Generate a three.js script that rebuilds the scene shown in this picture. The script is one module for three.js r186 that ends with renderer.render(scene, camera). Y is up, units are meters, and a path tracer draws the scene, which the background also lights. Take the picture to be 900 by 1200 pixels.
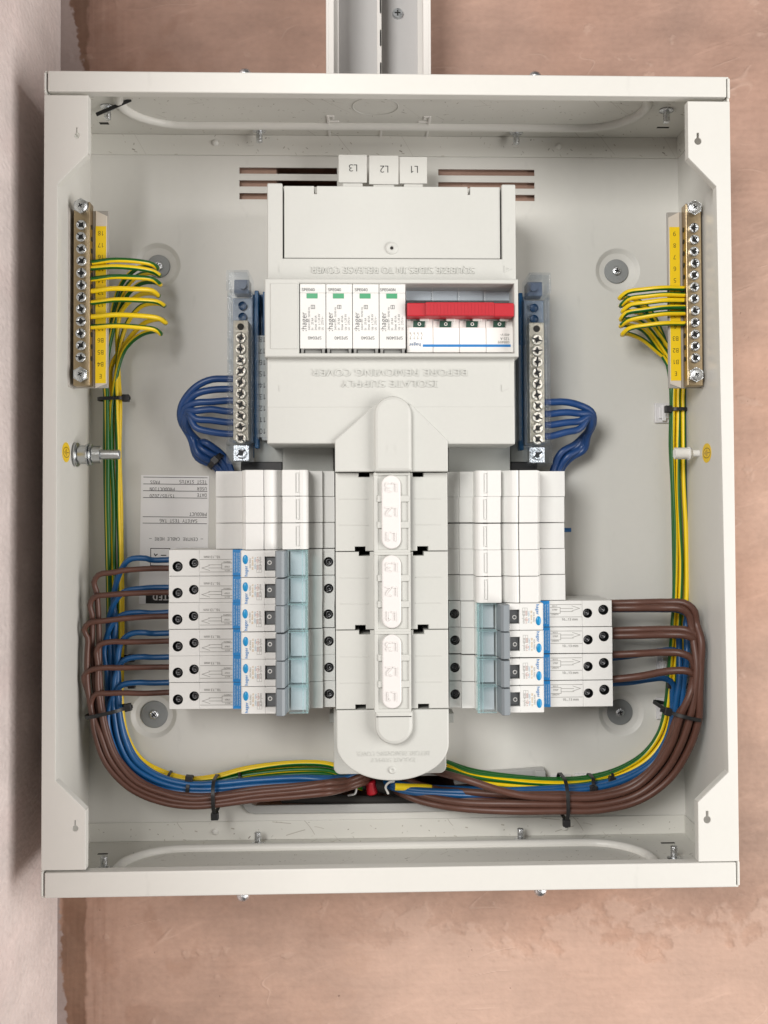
import * as THREE from 'three';
import { RoundedBoxGeometry } from 'three/addons/geometries/RoundedBoxGeometry.js';
import { TextGeometry } from 'three/addons/geometries/TextGeometry.js';
import { FontLoader } from 'three/addons/loaders/FontLoader.js';
import { mergeGeometries } from 'three/addons/utils/BufferGeometryUtils.js';
import { ImprovedNoise } from 'three/addons/math/ImprovedNoise.js';
import { RectAreaLightUniformsLib } from 'three/addons/lights/RectAreaLightUniformsLib.js';

// ---------------------------------------------------------------- camera, light, exposure
const U = 0.001;                                   // every length below is in millimetres
const scene = new THREE.Scene();
const camera = new THREE.PerspectiveCamera(51.04, 0.75, 0.02, 20);
camera.position.set(-17.84 * U, -22.19 * U, 805.14 * U);
camera.rotation.set(0.0255, -0.03326, -0.00448, 'YXZ');
camera.setViewOffset(900, 1200, -19, 30.2, 900, 1200);
const renderer = new THREE.WebGLRenderer({ antialias: true });
renderer.toneMapping = THREE.LinearToneMapping;
renderer.toneMappingExposure = 0.77;
renderer.shadowMap.enabled = true;
scene.background = new THREE.Color(0.16, 0.156, 0.152);      // dim light of the room all round
RectAreaLightUniformsLib.init();
function areaLight(name, color, intensity, w, h, pos, to) {
  const l = new THREE.RectAreaLight(color, intensity, w, h);
  l.name = name; l.position.set(...pos); l.lookAt(...to); scene.add(l);
}
areaLight('window_light', new THREE.Color(1.0, 0.98, 0.945), 25.0, 0.6, 0.6, [-0.60, 0.46, 1.50], [0.05, -0.02, 0.05]);
areaLight('right_fill_light', new THREE.Color(1.0, 0.96, 0.925), 9.0, 1.0, 1.3, [1.25, -0.25, 0.95], [-0.25, 0, 0.1]);  // unseen fill lamp, added at the right to brighten the left wall

// ---------------------------------------------------------------- helpers
let seed = 7;
const rnd = (a = 0, b = 1) => { seed = (seed * 1664525 + 1013904223) >>> 0; return a + (b - a) * seed / 4294967296; };
const perlin = new ImprovedNoise();
const fbm = (x, y, z, n = 4) => { let s = 0, a = 0.5, f = 1; for (let i = 0; i < n; i++) { s += a * perlin.noise(x * f, y * f, z + i * 7.3); a *= 0.5; f *= 2.03; } return s; };
const smooth = (a, b, x) => { const t = Math.min(1, Math.max(0, (x - a) / (b - a))); return t * t * (3 - 2 * t); };
const V = (a) => new THREE.Vector3(a[0], a[1], a[2]);
const PI = Math.PI;
const ORD = ['first', 'second', 'third', 'fourth', 'fifth', 'sixth', 'seventh', 'eighth', 'ninth', 'tenth', 'eleventh', 'twelfth', 'thirteenth'];
const names = new Map(), origin = new Map();
function numbered(n) { const k = names.get(n) ?? 0; names.set(n, k + 1); return k ? `${n}_${String(k).padStart(3, '0')}` : n; }

function clean(g) {
  let c = g.index ? g.toNonIndexed() : g.clone();
  for (const k of Object.keys(c.attributes)) if (!['position', 'normal', 'uv'].includes(k)) c.deleteAttribute(k);
  if (!c.attributes.normal) c.computeVertexNormals();
  if (!c.attributes.uv) c.setAttribute('uv', new THREE.BufferAttribute(new Float32Array(c.attributes.position.count * 2), 2));
  c.clearGroups(); c.morphAttributes = {};
  return c;
}
// uv by the side a face looks to, one unit = 100 mm
function boxUV(g) {
  const p = g.attributes.position, n = g.attributes.normal, uv = g.attributes.uv;
  for (let i = 0; i < p.count; i++) {
    const ax = Math.abs(n.getX(i)), ay = Math.abs(n.getY(i)), az = Math.abs(n.getZ(i));
    const [a, b] = az >= ax && az >= ay ? [p.getX(i), p.getY(i)] : ax >= ay ? [p.getZ(i), p.getY(i)] : [p.getX(i), p.getZ(i)];
    uv.setXY(i, a / 100, b / 100);
  }
  return g;
}
function joined(geos, keepUV) {
  const list = (Array.isArray(geos) ? geos : [geos]).map(clean);
  const g = list.length > 1 ? mergeGeometries(list) : list[0];
  return keepUV ? g : boxUV(g);
}
function meshOf(name, geos, m, keepUV) {
  const o = new THREE.Mesh(joined(geos, keepUV), m);
  o.name = name; o.castShadow = o.receiveShadow = true;
  return o;
}
function tag(o, label, category, group) { o.userData.label = label; if (category) o.userData.category = category; if (group) o.userData.group = group; return o; }
// a thing: a Group at its base; parts are given in scene millimetres unless the thing is built at [0, 0, 0]
function thing(name, label, category, at = [0, 0, 0], group) {
  const o = new THREE.Group(); o.name = numbered(name); o.position.set(at[0] * U, at[1] * U, at[2] * U);
  origin.set(o, at); scene.add(o); return tag(o, label, category, group);
}
function part(name, geos, m, parent, keepUV) {
  const o = meshOf(name, geos, m, keepUV), at = origin.get(parent);
  o.geometry.translate(-at[0], -at[1], -at[2]).scale(U, U, U);
  origin.set(o, at); parent.add(o); return o;
}
function solo(name, geos, m, label, category, group, keepUV) {
  const o = meshOf(numbered(name), geos, m, keepUV), g = o.geometry;
  g.computeBoundingBox();
  const c = g.boundingBox.getCenter(new THREE.Vector3()); c.z = g.boundingBox.min.z;
  g.translate(-c.x, -c.y, -c.z).scale(U, U, U);
  o.position.copy(c).multiplyScalar(U); origin.set(o, c.toArray()); scene.add(o);
  return category ? tag(o, label, category, group) : o;
}
function structure(name, geos, m, label, keepUV) { const o = solo(name, geos, m, null, null, null, keepUV); o.userData.kind = 'structure'; o.userData.label = label; return o; }
function copyOf(o, at, turn, label, group) {
  const c = o.clone(); c.name = numbered(o.name.replace(/_\d{3}$/, '')); c.position.set(at[0] * U, at[1] * U, at[2] * U); c.rotation.z = turn;
  scene.add(c); c.userData = { ...o.userData, label }; if (group) c.userData.group = group; return c;
}
// shapes
function box(x0, x1, y0, y1, z0, z1, r = 0) {
  if (x0 > x1) [x0, x1] = [x1, x0]; if (y0 > y1) [y0, y1] = [y1, y0]; if (z0 > z1) [z0, z1] = [z1, z0];
  const g = r ? new RoundedBoxGeometry(x1 - x0, y1 - y0, z1 - z0, 2, Math.min(r, (x1 - x0) / 2.01, (y1 - y0) / 2.01, (z1 - z0) / 2.01)) : new THREE.BoxGeometry(x1 - x0, y1 - y0, z1 - z0);
  return g.translate((x0 + x1) / 2, (y0 + y1) / 2, (z0 + z1) / 2);
}
function cyl(x, y, z0, z1, r0, r1 = r0, seg = 24, open = false) {           // axis along z, r0 at z0
  return new THREE.CylinderGeometry(r1, r0, z1 - z0, seg, 1, open).rotateX(PI / 2).translate(x, y, (z0 + z1) / 2);
}
function ring(x, y, z, pts, seg = 40) {                                     // lathe about z: pts = [r, z]
  return new THREE.LatheGeometry(pts.map(([r, h]) => new THREE.Vector2(r, h)), seg).rotateX(PI / 2).translate(x, y, z);
}
function poly(pts) { const s = new THREE.Shape(); pts.forEach(([x, y], i) => (i ? s.lineTo(x, y) : s.moveTo(x, y))); s.closePath(); return s; }
function rectPath(x0, x1, y0, y1) { const p = new THREE.Path(); p.moveTo(x0, y0); p.lineTo(x1, y0); p.lineTo(x1, y1); p.lineTo(x0, y1); p.closePath(); return p; }
function roundRect(x0, x1, y0, y1, r, C = THREE.Shape) {
  const p = new C(); p.moveTo(x0 + r, y0); p.lineTo(x1 - r, y0); p.absarc(x1 - r, y0 + r, r, -PI / 2, 0); p.lineTo(x1, y1 - r); p.absarc(x1 - r, y1 - r, r, 0, PI / 2);
  p.lineTo(x0 + r, y1); p.absarc(x0 + r, y1 - r, r, PI / 2, PI); p.lineTo(x0, y0 + r); p.absarc(x0 + r, y0 + r, r, PI, 1.5 * PI); return p;
}
function circlePath(x, y, r) { const p = new THREE.Path(); p.absarc(x, y, r, 0, 2 * PI, true); return p; }
function extr(shape, z0, z1, bevel = 0, curve = 16) {                        // outline in x, y pushed from z0 to z1; the bevel stays inside the outline
  return new THREE.ExtrudeGeometry(shape, { depth: z1 - z0 - 2 * bevel, bevelEnabled: bevel > 0, bevelThickness: bevel, bevelSize: bevel, bevelOffset: -bevel, bevelSegments: 2, curveSegments: curve }).translate(0, 0, z0 + bevel);
}
function profileXZ(pts, y0, y1, bevel = 0) {                                // outline in x, z pushed along y
  return extr(poly(pts.map(([x, z]) => [x, -z])), -y1, -y0, bevel).rotateX(-PI / 2).rotateX(PI).rotateX(PI).scale(1, 1, 1);
}
function tube(pts, r, seg = 60, rad = 10, closed = false) {
  return new THREE.TubeGeometry(new THREE.CatmullRomCurve3(pts.map((p) => (p.isVector3 ? p : V(p))), closed, 'centripetal'), seg, r, rad, closed);
}
function ball(x, y, z, r, sx = 1, sy = 1, sz = 1) { return new THREE.SphereGeometry(r, 16, 10).scale(sx, sy, sz).translate(x, y, z); }
const font = await new FontLoader().loadAsync('fonts/droid/droid_sans_bold.typeface.json');
const fontThin = await new FontLoader().loadAsync('fonts/droid/droid_sans_regular.typeface.json');
function letters(text, x, y, z, size, height, turn = PI, f = fontThin, width) {  // centred on x, y
  const g = new TextGeometry(text, { font: f, size, depth: height, curveSegments: 3, bevelEnabled: false });
  g.computeBoundingBox(); const b = g.boundingBox;
  g.translate(-(b.min.x + b.max.x) / 2, -(b.min.y + b.max.y) / 2, 0);
  if (width) g.scale(width / (b.max.x - b.min.x), 1, 1);
  return g.rotateZ(turn).translate(x, y, z);
}
// textures
function dataTex(w, h, fn, srgb) {
  const d = new Uint8Array(w * h * 4);
  for (let j = 0; j < h; j++) for (let i = 0; i < w; i++) { const c = fn(i / w, j / h, i, j), o = (j * w + i) * 4; for (let k = 0; k < 3; k++) d[o + k] = Math.max(0, Math.min(255, (c.length ? c[k] : c) * 255)); d[o + 3] = 255; }
  const t = new THREE.DataTexture(d, w, h); t.magFilter = THREE.LinearFilter; t.minFilter = THREE.LinearMipmapLinearFilter; t.generateMipmaps = true; t.wrapS = t.wrapT = THREE.RepeatWrapping;
  if (srgb) t.colorSpace = THREE.SRGBColorSpace; t.needsUpdate = true; return t;
}
function canvasTex(w, h, draw) {
  const c = document.createElement('canvas'); c.width = w; c.height = h; const g = c.getContext('2d'); draw(g, w, h);
  const t = new THREE.CanvasTexture(c); t.colorSpace = THREE.SRGBColorSpace; t.anisotropy = 8; return t;
}
// a printed film: w x h millimetres, drawn at k pixels a millimetre
function decal(name, w, h, k, draw, [x, y, z], turn, parent, opts = {}) {
  const t = canvasTex(Math.round(w * k), Math.round(h * k), (g) => { g.scale(k, k); draw(g, w, h); });
  const m = new THREE.MeshStandardMaterial({ map: t, roughness: opts.roughness ?? 0.55, metalness: opts.metalness ?? 0, transparent: !opts.opaque });
  const o = part(name, new THREE.PlaneGeometry(w, h).rotateZ(turn).translate(x, y, z), m, parent, true);
  return o;
}
function write(g, s, x, y, size, o = {}) {
  g.save(); g.translate(x, y); if (o.turn) g.rotate(o.turn); if (o.sx) g.scale(o.sx, 1);
  g.font = `${o.bold ? 'bold ' : ''}${size}px ${o.face ?? 'sans-serif'}`; g.textAlign = o.align ?? 'center'; g.textBaseline = 'middle'; g.fillStyle = o.color ?? '#222'; g.fillText(s, 0, 0); g.restore();
}

// ---------------------------------------------------------------- materials
const lin = (r, g, b) => new THREE.Color().setRGB(r, g, b);
const mat = (c, roughness = 0.5, metalness = 0, more = {}) => new THREE.MeshPhysicalMaterial({ color: lin(...c), roughness, metalness, ...more });
const rep = (t, n) => { const c = t.clone(); c.repeat.set(n, n); c.needsUpdate = true; return c; };
const peel = dataTex(512, 512, (u, v) => { const a = 2 * PI; return 0.5 + 0.5 * fbm(Math.cos(u * a) * 9 + 20, Math.sin(u * a) * 9, Math.cos(v * a) * 9 + 5 * Math.sin(v * a), 3); });
const grime = dataTex(512, 512, (u, v) => { const k = 0.975 + 0.035 * fbm(u * 3, v * 3, 3, 3) + 0.02 * fbm(u * 40, v * 40, 9, 2) - 0.05 * smooth(0.32, 0.5, fbm(u * 22, v * 9, 8, 3)); return [k, k, k * 0.995]; });
grime.wrapS = grime.wrapT = THREE.MirroredRepeatWrapping;
const scuffs = canvasTex(1024, 1024, (g, w, h) => {          // swarf dust, scratches and thumb marks on the end plates
  g.fillStyle = '#fafaf8'; g.fillRect(0, 0, w, h);
  for (let i = 0; i < 420; i++) { const a = rnd(0, 2 * PI), l = rnd(2, 13), x = rnd(0, w), y = rnd(0, h); g.strokeStyle = `rgba(${rnd() < 0.5 ? '90,80,70' : '150,138,122'},${rnd(0.15, 0.6)})`; g.lineWidth = rnd(1.2, 4); g.beginPath(); g.moveTo(x, y); g.lineTo(x + l * Math.cos(a), y + l * Math.sin(a)); g.stroke(); }
  for (let i = 0; i < 46; i++) { const a = rnd(-0.5, 0.5) + (rnd() < 0.5 ? 0 : 1.4), l = rnd(15, 90), x = rnd(0, w), y = rnd(0, h); g.strokeStyle = `rgba(120,108,95,${rnd(0.2, 0.5)})`; g.lineWidth = rnd(1, 2.4); g.beginPath(); g.moveTo(x, y); g.quadraticCurveTo(x + l * 0.5 + rnd(-6, 6), y + l * a * 0.5 + rnd(-6, 6), x + l, y + l * a); g.stroke(); }
});
scuffs.wrapS = scuffs.wrapT = THREE.RepeatWrapping;
const fine = dataTex(256, 256, () => rnd());
const rough = dataTex(512, 512, (u, v) => { const k = 0.82 + 0.35 * fbm(u * 9, v * 9, 1, 4); return [k, k, k]; });
const rough2 = dataTex(256, 256, (u, v) => { const k = 0.86 + 0.22 * fbm(u * 7, v * 3, 1, 3) + 0.14 * fbm(u * 60, v * 20, 4, 2); return [k, k, k]; });
rough2.wrapS = rough2.wrapT = THREE.MirroredRepeatWrapping;
rough.wrapS = rough.wrapT = THREE.MirroredRepeatWrapping;
const M = {
  paint: mat([0.665, 0.655, 0.62], 0.42, 0, { bumpMap: rep(peel, 9), bumpScale: 0.000012, map: rep(grime, 0.45) }),
  paintWorn: mat([0.66, 0.65, 0.615], 0.5, 0, { map: rep(scuffs, 0.5) }),
  cover: mat([0.54, 0.543, 0.515], 0.5, 0, { bumpMap: rep(fine, 3), bumpScale: 0.00002, map: rep(grime, 0.8) }),
  module: mat([0.70, 0.697, 0.68], 0.45, 0, { bumpMap: rep(fine, 3), bumpScale: 0.00002, map: rep(grime, 1.1) }),
  white: mat([0.80, 0.79, 0.76], 0.4),
  tagWhite: mat([0.66, 0.655, 0.62], 0.45),
  pill: mat([0.69, 0.665, 0.65], 0.45),
  greyBase: mat([0.42, 0.43, 0.41], 0.5, 0, { map: rep(grime, 0.9) }),
  handle: mat([0.20, 0.225, 0.245], 0.45, 0, { bumpMap: rep(fine, 3), bumpScale: 0.00002 }),
  toggleGrey: mat([0.11, 0.115, 0.12], 0.5),
  black: mat([0.012, 0.012, 0.013], 0.45),
  dark: mat([0.02, 0.018, 0.016], 0.8),
  red: mat([0.43, 0.007, 0.018], 0.5, 0, { bumpMap: rep(fine, 3), bumpScale: 0.00003 }),
  green: mat([0.05, 0.30, 0.14], 0.4), darkGreen: mat([0.010, 0.055, 0.035], 0.4),
  bluePlastic: mat([0.004, 0.085, 0.22], 0.35),
  blueWire: mat([0.008, 0.055, 0.20], 0.4, 0, { map: rep(rough2, 1), clearcoat: 0.25, clearcoatRoughness: 0.3 }),
  blueCable: mat([0.005, 0.10, 0.29], 0.4, 0, { map: rep(rough2, 1), clearcoat: 0.25, clearcoatRoughness: 0.3 }),
  brown: mat([0.118, 0.048, 0.032], 0.46, 0, { map: rep(rough2, 1), clearcoat: 0.1, clearcoatRoughness: 0.35 }),
  brass: mat([0.58, 0.53, 0.44], 0.42, 0.9, { bumpMap: rep(peel, 14), bumpScale: 0.0003 }),
  brassOld: mat([0.46, 0.36, 0.23], 0.42, 1, { roughnessMap: rep(rough, 4) }),
  steel: mat([0.70, 0.72, 0.74], 0.32, 1, { roughnessMap: rep(rough, 5), bumpMap: rep(peel, 14), bumpScale: 0.00012 }),
  zinc: mat([0.60, 0.62, 0.63], 0.38, 1, { roughnessMap: rep(rough, 5) }),
  washer: mat([0.30, 0.31, 0.31], 0.55, 0.6, { bumpMap: rep(fine, 4), bumpScale: 0.0001 }),
  screwDark: mat([0.14, 0.14, 0.145], 0.35, 0.9), brassScrew: mat([0.72, 0.68, 0.60], 0.3, 1, { bumpMap: rep(peel, 14), bumpScale: 0.0002 }),
  cross: mat([0.03, 0.03, 0.03], 0.6, 0.5),
  clear: mat([0.955, 0.97, 0.985], 0.1, 0, { transmission: 1, thickness: 0, ior: 1.45, specularIntensity: 0.5 }),
  clearCyan: mat([0.965, 0.985, 0.995], 0.15, 0, { transmission: 1, thickness: 0, ior: 1.45, specularIntensity: 0.5 }),
  edgeCyan: mat([0.80, 0.93, 0.935], 0.12, 0, { transmission: 0.85, thickness: 0 }),
  trunk: mat([0.72, 0.70, 0.67], 0.35), trunkGrey: mat([0.56, 0.55, 0.55], 0.4, 0, { map: rep(grime, 0.8) }),
  yellow: mat([0.85, 0.62, 0.01], 0.45),
};
const earthTex = (tone) => dataTex(8, 64, (u, v) => { const s = smooth(0.0, 0.03, v) * (1 - smooth(0.50, 0.53, v)); const g = [0.05, 0.36, 0.09], y = [0.95, 0.81, 0.05]; return g.map((x, i) => (x + (y[i] - x) * s) * tone); }, true);
M.earth = new THREE.MeshPhysicalMaterial({ map: earthTex(1), roughness: 0.4, clearcoat: 0.2, clearcoatRoughness: 0.3 });

// ---------------------------------------------------------------- plastered walls
const LEFT = -246;
{
  const W = 1400, H = 1720, x0 = -420, y0 = -500, w = 840, h = 1032;   // millimetres covered by the plaster texture
  const col = new Uint8Array(W * H * 4), bmp = new Uint8Array(W * H * 4);
  for (let j = 0; j < H; j++) for (let i = 0; i < W; i++) {
    const x = x0 + w * i / W, y = y0 + h * j / H, o = (j * W + i) * 4;
    const big = fbm(x / 160 + 3, y / 190 + 1, 2, 4), mid = fbm(x / 42, y / 30, 5, 4), fin = fbm(x / 5, y / 4, 9, 3);
    const streak = fbm(x / 90 + y / 300, y / 5, 4, 3), brush = fbm(x / 3.5, y / 80, 6, 3);
    let r = 0.475, g = 0.316, b = 0.243;
    const k = 1 + 0.36 * big + 0.26 * mid + 0.12 * fin + 0.06 * streak; r *= k; g *= k; b *= k;
    const warm = smooth(-0.15, 0.35, fbm(x / 200 + 9, y / 240, 12, 3)); r -= 0.01 * warm; g -= 0.03 * warm; b -= 0.035 * warm;
    const up = smooth(60, 330, y + 60 * fbm(x / 120, y / 90, 80, 3)) * 0.9; r *= 1 - 0.20 * up; g *= 1 - 0.23 * up; b *= 1 - 0.22 * up;  // upper wall darkened in the colour, standing in for weaker light there
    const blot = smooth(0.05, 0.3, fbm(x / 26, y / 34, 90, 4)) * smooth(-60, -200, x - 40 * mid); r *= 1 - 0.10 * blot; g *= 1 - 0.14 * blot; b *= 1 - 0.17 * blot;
    // pale dry skim with ragged edges, low on the wall
    const edge = fbm(x / 38 + 4, y / 26, 15, 5) + 0.4 * fbm(x / 9, y / 9, 3, 3);
    const lift = smooth(-322, -350, y + 90 * edge) * smooth(-120, 40, x + 60 * edge) + 0.6 * smooth(0.30, 0.42, edge);
    const p = Math.min(1, lift); r += (0.60 - r) * 0.36 * p; g += (0.44 - g) * 0.36 * p; b += (0.36 - b) * 0.36 * p;
    const rim = Math.max(0, 1 - Math.abs(lift - 0.5) * 5) * 0.35 * smooth(-0.1, 0.3, fin + mid);
    r *= 1 - 0.13 * rim; g *= 1 - 0.16 * rim; b *= 1 - 0.2 * rim;
    // brushed, darker bands along the corner
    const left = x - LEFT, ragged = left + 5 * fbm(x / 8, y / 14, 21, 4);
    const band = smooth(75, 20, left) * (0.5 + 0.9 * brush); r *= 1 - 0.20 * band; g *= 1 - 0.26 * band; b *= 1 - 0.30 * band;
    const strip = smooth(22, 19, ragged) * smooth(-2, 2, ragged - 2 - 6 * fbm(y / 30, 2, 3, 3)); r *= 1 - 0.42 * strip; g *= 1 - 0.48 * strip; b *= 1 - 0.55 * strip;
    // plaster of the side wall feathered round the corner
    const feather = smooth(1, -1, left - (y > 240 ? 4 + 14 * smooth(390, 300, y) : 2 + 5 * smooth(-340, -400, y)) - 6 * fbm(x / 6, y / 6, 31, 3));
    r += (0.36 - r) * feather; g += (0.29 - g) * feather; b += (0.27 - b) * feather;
    // trowel scratches and pin holes
    const scr = smooth(0.985, 1, 1 - Math.abs(fbm(x / 70 - y / 40, y / 55 + x / 300, 40, 2))) * smooth(0.1, 0.3, fbm(x / 50, y / 50, 44, 2));
    r += 0.05 * scr; g += 0.045 * scr; b += 0.04 * scr;
    const comb = smooth(0.1, 0.45, fbm((x + y * 0.5) / 60, (y - x * 0.35) / 16, 51, 3)) * (0.5 + 0.9 * fbm((x + y * 0.5) / 30, (y - x * 0.35) / 1.8, 53, 2)); r *= 1 + 0.16 * comb; g *= 1 + 0.17 * comb; b *= 1 + 0.18 * comb;
    const pit = smooth(0.86, 0.95, perlin.noise(x / 2.1, y / 2.1, 60.5) + 0.3 * perlin.noise(x / 90, y / 90, 71.5)); r *= 1 - 0.45 * pit; g *= 1 - 0.48 * pit; b *= 1 - 0.5 * pit;
    const s = (v) => 255 * Math.pow(Math.max(0, Math.min(1, v)), 1 / 2.2);
    col[o] = s(r); col[o + 1] = s(g); col[o + 2] = s(b); col[o + 3] = 255;
    const ht = 0.45 + 0.22 * big + 0.14 * mid + 0.09 * fin + 0.10 * streak + 0.22 * p + 0.12 * band * brush + 0.16 * comb + 0.12 * scr - 0.3 * pit;
    bmp[o] = bmp[o + 1] = bmp[o + 2] = Math.max(0, Math.min(255, ht * 255)); bmp[o + 3] = 255;
  }
  const tex = (d, srgb) => { const t = new THREE.DataTexture(d, W, H); t.magFilter = THREE.LinearFilter; t.wrapS = t.wrapT = THREE.MirroredRepeatWrapping; if (srgb) t.colorSpace = THREE.SRGBColorSpace; t.needsUpdate = true; return t; };
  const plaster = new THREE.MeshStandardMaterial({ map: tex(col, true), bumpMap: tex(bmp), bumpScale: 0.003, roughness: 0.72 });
  const s = poly([[LEFT - 100, -900], [900, -900], [900, 900], [LEFT - 100, 900]]);
  s.holes.push(rectPath(-99.6, 108.3, -240.8, -212.9), rectPath(-83.7, -34.6, 221.1, 244.6));
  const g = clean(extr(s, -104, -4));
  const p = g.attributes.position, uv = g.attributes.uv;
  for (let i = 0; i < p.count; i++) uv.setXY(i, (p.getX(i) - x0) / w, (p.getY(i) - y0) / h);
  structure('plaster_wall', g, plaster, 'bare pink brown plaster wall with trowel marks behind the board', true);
  structure('wall_cavity', [box(-130, 130, -260, -190, -140, -104.2), box(-110, -10, 190, 260, -140, -104.2)], M.dark, 'dark hollow behind the openings of the wall');
  // side wall
  const c2 = dataTex(512, 1024, (u, v) => { const k = 1 + 0.12 * fbm(u * 6, v * 9, 2, 4) + 0.05 * fbm(u * 60, v * 90, 5, 3), q = smooth(0.0, 0.3, fbm(u * 4, v * 6, 17, 3)); return [0.86 * k, (0.815 - 0.01 * q) * k, (0.80 - 0.01 * q) * k]; }, true);
  const b2 = dataTex(512, 1024, (u, v) => 0.5 + 0.3 * fbm(u * 8, v * 12, 3, 3) + 0.5 * fbm(u * 70, v * 110, 6, 3));
  c2.wrapS = c2.wrapT = b2.wrapS = b2.wrapT = THREE.MirroredRepeatWrapping;
  const side = new THREE.MeshStandardMaterial({ map: rep(c2, 0.25), bumpMap: rep(b2, 0.25), bumpScale: 0.0015, roughness: 0.85 });
  structure('plaster_side_wall', box(LEFT - 100, LEFT, -900, 900, -3.9, 420), side, 'grey pink rough plastered wall running along the left edge');
}

// ---------------------------------------------------------------- cable trunking above the board
{
  const t = thing('cable_trunking', 'white plastic cable trunking without lid running up from the board', 'trunking', [-5.8, 314.5, -4]);
  const xa = -44.3, xb = 31, y0 = 262, y1 = 900;
  part('trunking_base', box(xa + 2, xb - 2, y0, y1, -3.8, -1.8), M.trunkGrey, t);
  for (const [x, d] of [[xa, 1], [xb, -1]]) {
    part('trunking_wall', [box(x, x + d * 2, y0, y1, -3.8, 44, 0.6), box(x + d * 1.8, x + d * 5.6, y0, y1, 42.2, 44, 0.5), box(x + d * 4, x + d * 5.6, y0, y1, 37, 42.8, 0.5), box(x + d * 1.8, x + d * 9, y0, y1, 32, 33.6, 0.5)], M.trunk, t);
  }
  const xd = -4.8;
  part('divider', [box(xd - 1, xd + 1, y0, y1, -1.8, 20, 0.5), box(xd - 2.6, xd + 1, y0, y1, 18.4, 20, 0.5)], M.trunk, t);
  const [sx, sy] = [8.6, 358, -1];
  const sc = part('screw', cyl(sx, sy, -1.8, 0.8, 4.2, 3.6), M.zinc, t);
  part('screw_recess', [box(sx - 2.2, sx + 2.2, sy - 0.5, sy + 0.5, 0.8, 0.95), box(sx - 0.5, sx + 0.5, sy - 2.2, sy + 2.2, 0.8, 0.96)], M.cross, sc);
}

// ---------------------------------------------------------------- steel enclosure
const W2 = 223, H2 = 264, ZF = 115;
// cross-head screw seen from the front: returns [metal, dark cross]
function crossHead(x, y, z, r, h = 1.6, turn = 0.3) {
  const c = [box(-r * 0.6, r * 0.6, -r * 0.14, r * 0.14, 0, 0.12), box(-r * 0.14, r * 0.14, -r * 0.6, r * 0.6, 0, 0.13)].map((g) => g.rotateZ(turn).translate(x, y, z + h));
  return [ring(x, y, z, [[0, h], [r * 0.7, h], [r, h * 0.55], [r, 0], [0, 0]], 24), c];
}
// screw along y (pointing into the box) with a thread
function endScrew(x, y, z, dir, r = 2.5, len = 8) {
  const pts = []; for (let k = 0; k <= 12; k++) pts.push([r * (k % 2 ? 1 : 0.82), (len * k) / 12]); pts.push([0, len]);
  return ring(0, 0, 0, [[0, -0.2], [r * 2, -0.2], [r * 2, 1.4], [r, 1.4], ...pts.map(([a, b]) => [a, b + 1.4])], 16).rotateX(dir > 0 ? -PI / 2 : PI / 2).translate(x, y, z);
}
const box1 = thing('metal_enclosure', 'cream painted steel distribution board case, open at the front', 'enclosure', [0, 0, -4]);
const fixings = [[-171.7, 164.1, 2], [174.7, 161.3, 2], [-174.4, -170.4, 2], [174.1, -172.8, 2]];
{
  const s = poly([[-W2, -H2], [W2, -H2], [W2, H2], [-W2, H2]]);
  for (const [x, y] of fixings) s.holes.push(circlePath(x, y, 17));
  const rows = [236.1, 226.4, 216.7], rowsR = [235.7, 225.9, 216.5];
  for (const y of rows) s.holes.push(rectPath(-111, -37.7, y - 2.4, y + 2.4));
  for (const y of rowsR) s.holes.push(rectPath(38.7, 111.8, y - 2.4, y + 2.4));
  s.holes.push(roundRect(-107.8, 117, -238.6, -215.2, 9, THREE.Path));
  const bp = part('back_panel', extr(s, 0.5, 2), M.paint, box1);
  for (const [x, y] of fixings) part('dimple', ring(x, y, 0, [[17.2, 2.02], [16.2, 1.6], [11, -2.2], [10, -2.6], [0, -2.6], [0, -3.4], [17.2, 0.6]]), M.paint, bp);
  // four fixing screws with wide washers, some off centre in their dimples
  fixings.forEach(([x, y], i) => {
    const [dx, dy] = [[0, 0], [-0.5, 0], [0, 0], [-0.5, 0.5]][i], w = [8.6, 9.2, 10, 9.6][i];
    const f = part('mounting_washer', ring(x + dx, y + dy, -2.6, [[0, 2.6], [w * 0.96, 2.6], [w, 2.3], [w, 0]], 40), M.washer, box1);
    const [h, c] = crossHead(x + dx, y + dy, 0, 3.4, 1.6, 0.4 + i);
    part('screw_head', h, M.steel, f); part('screw_recess', c, M.cross, f);
  });
}
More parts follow.
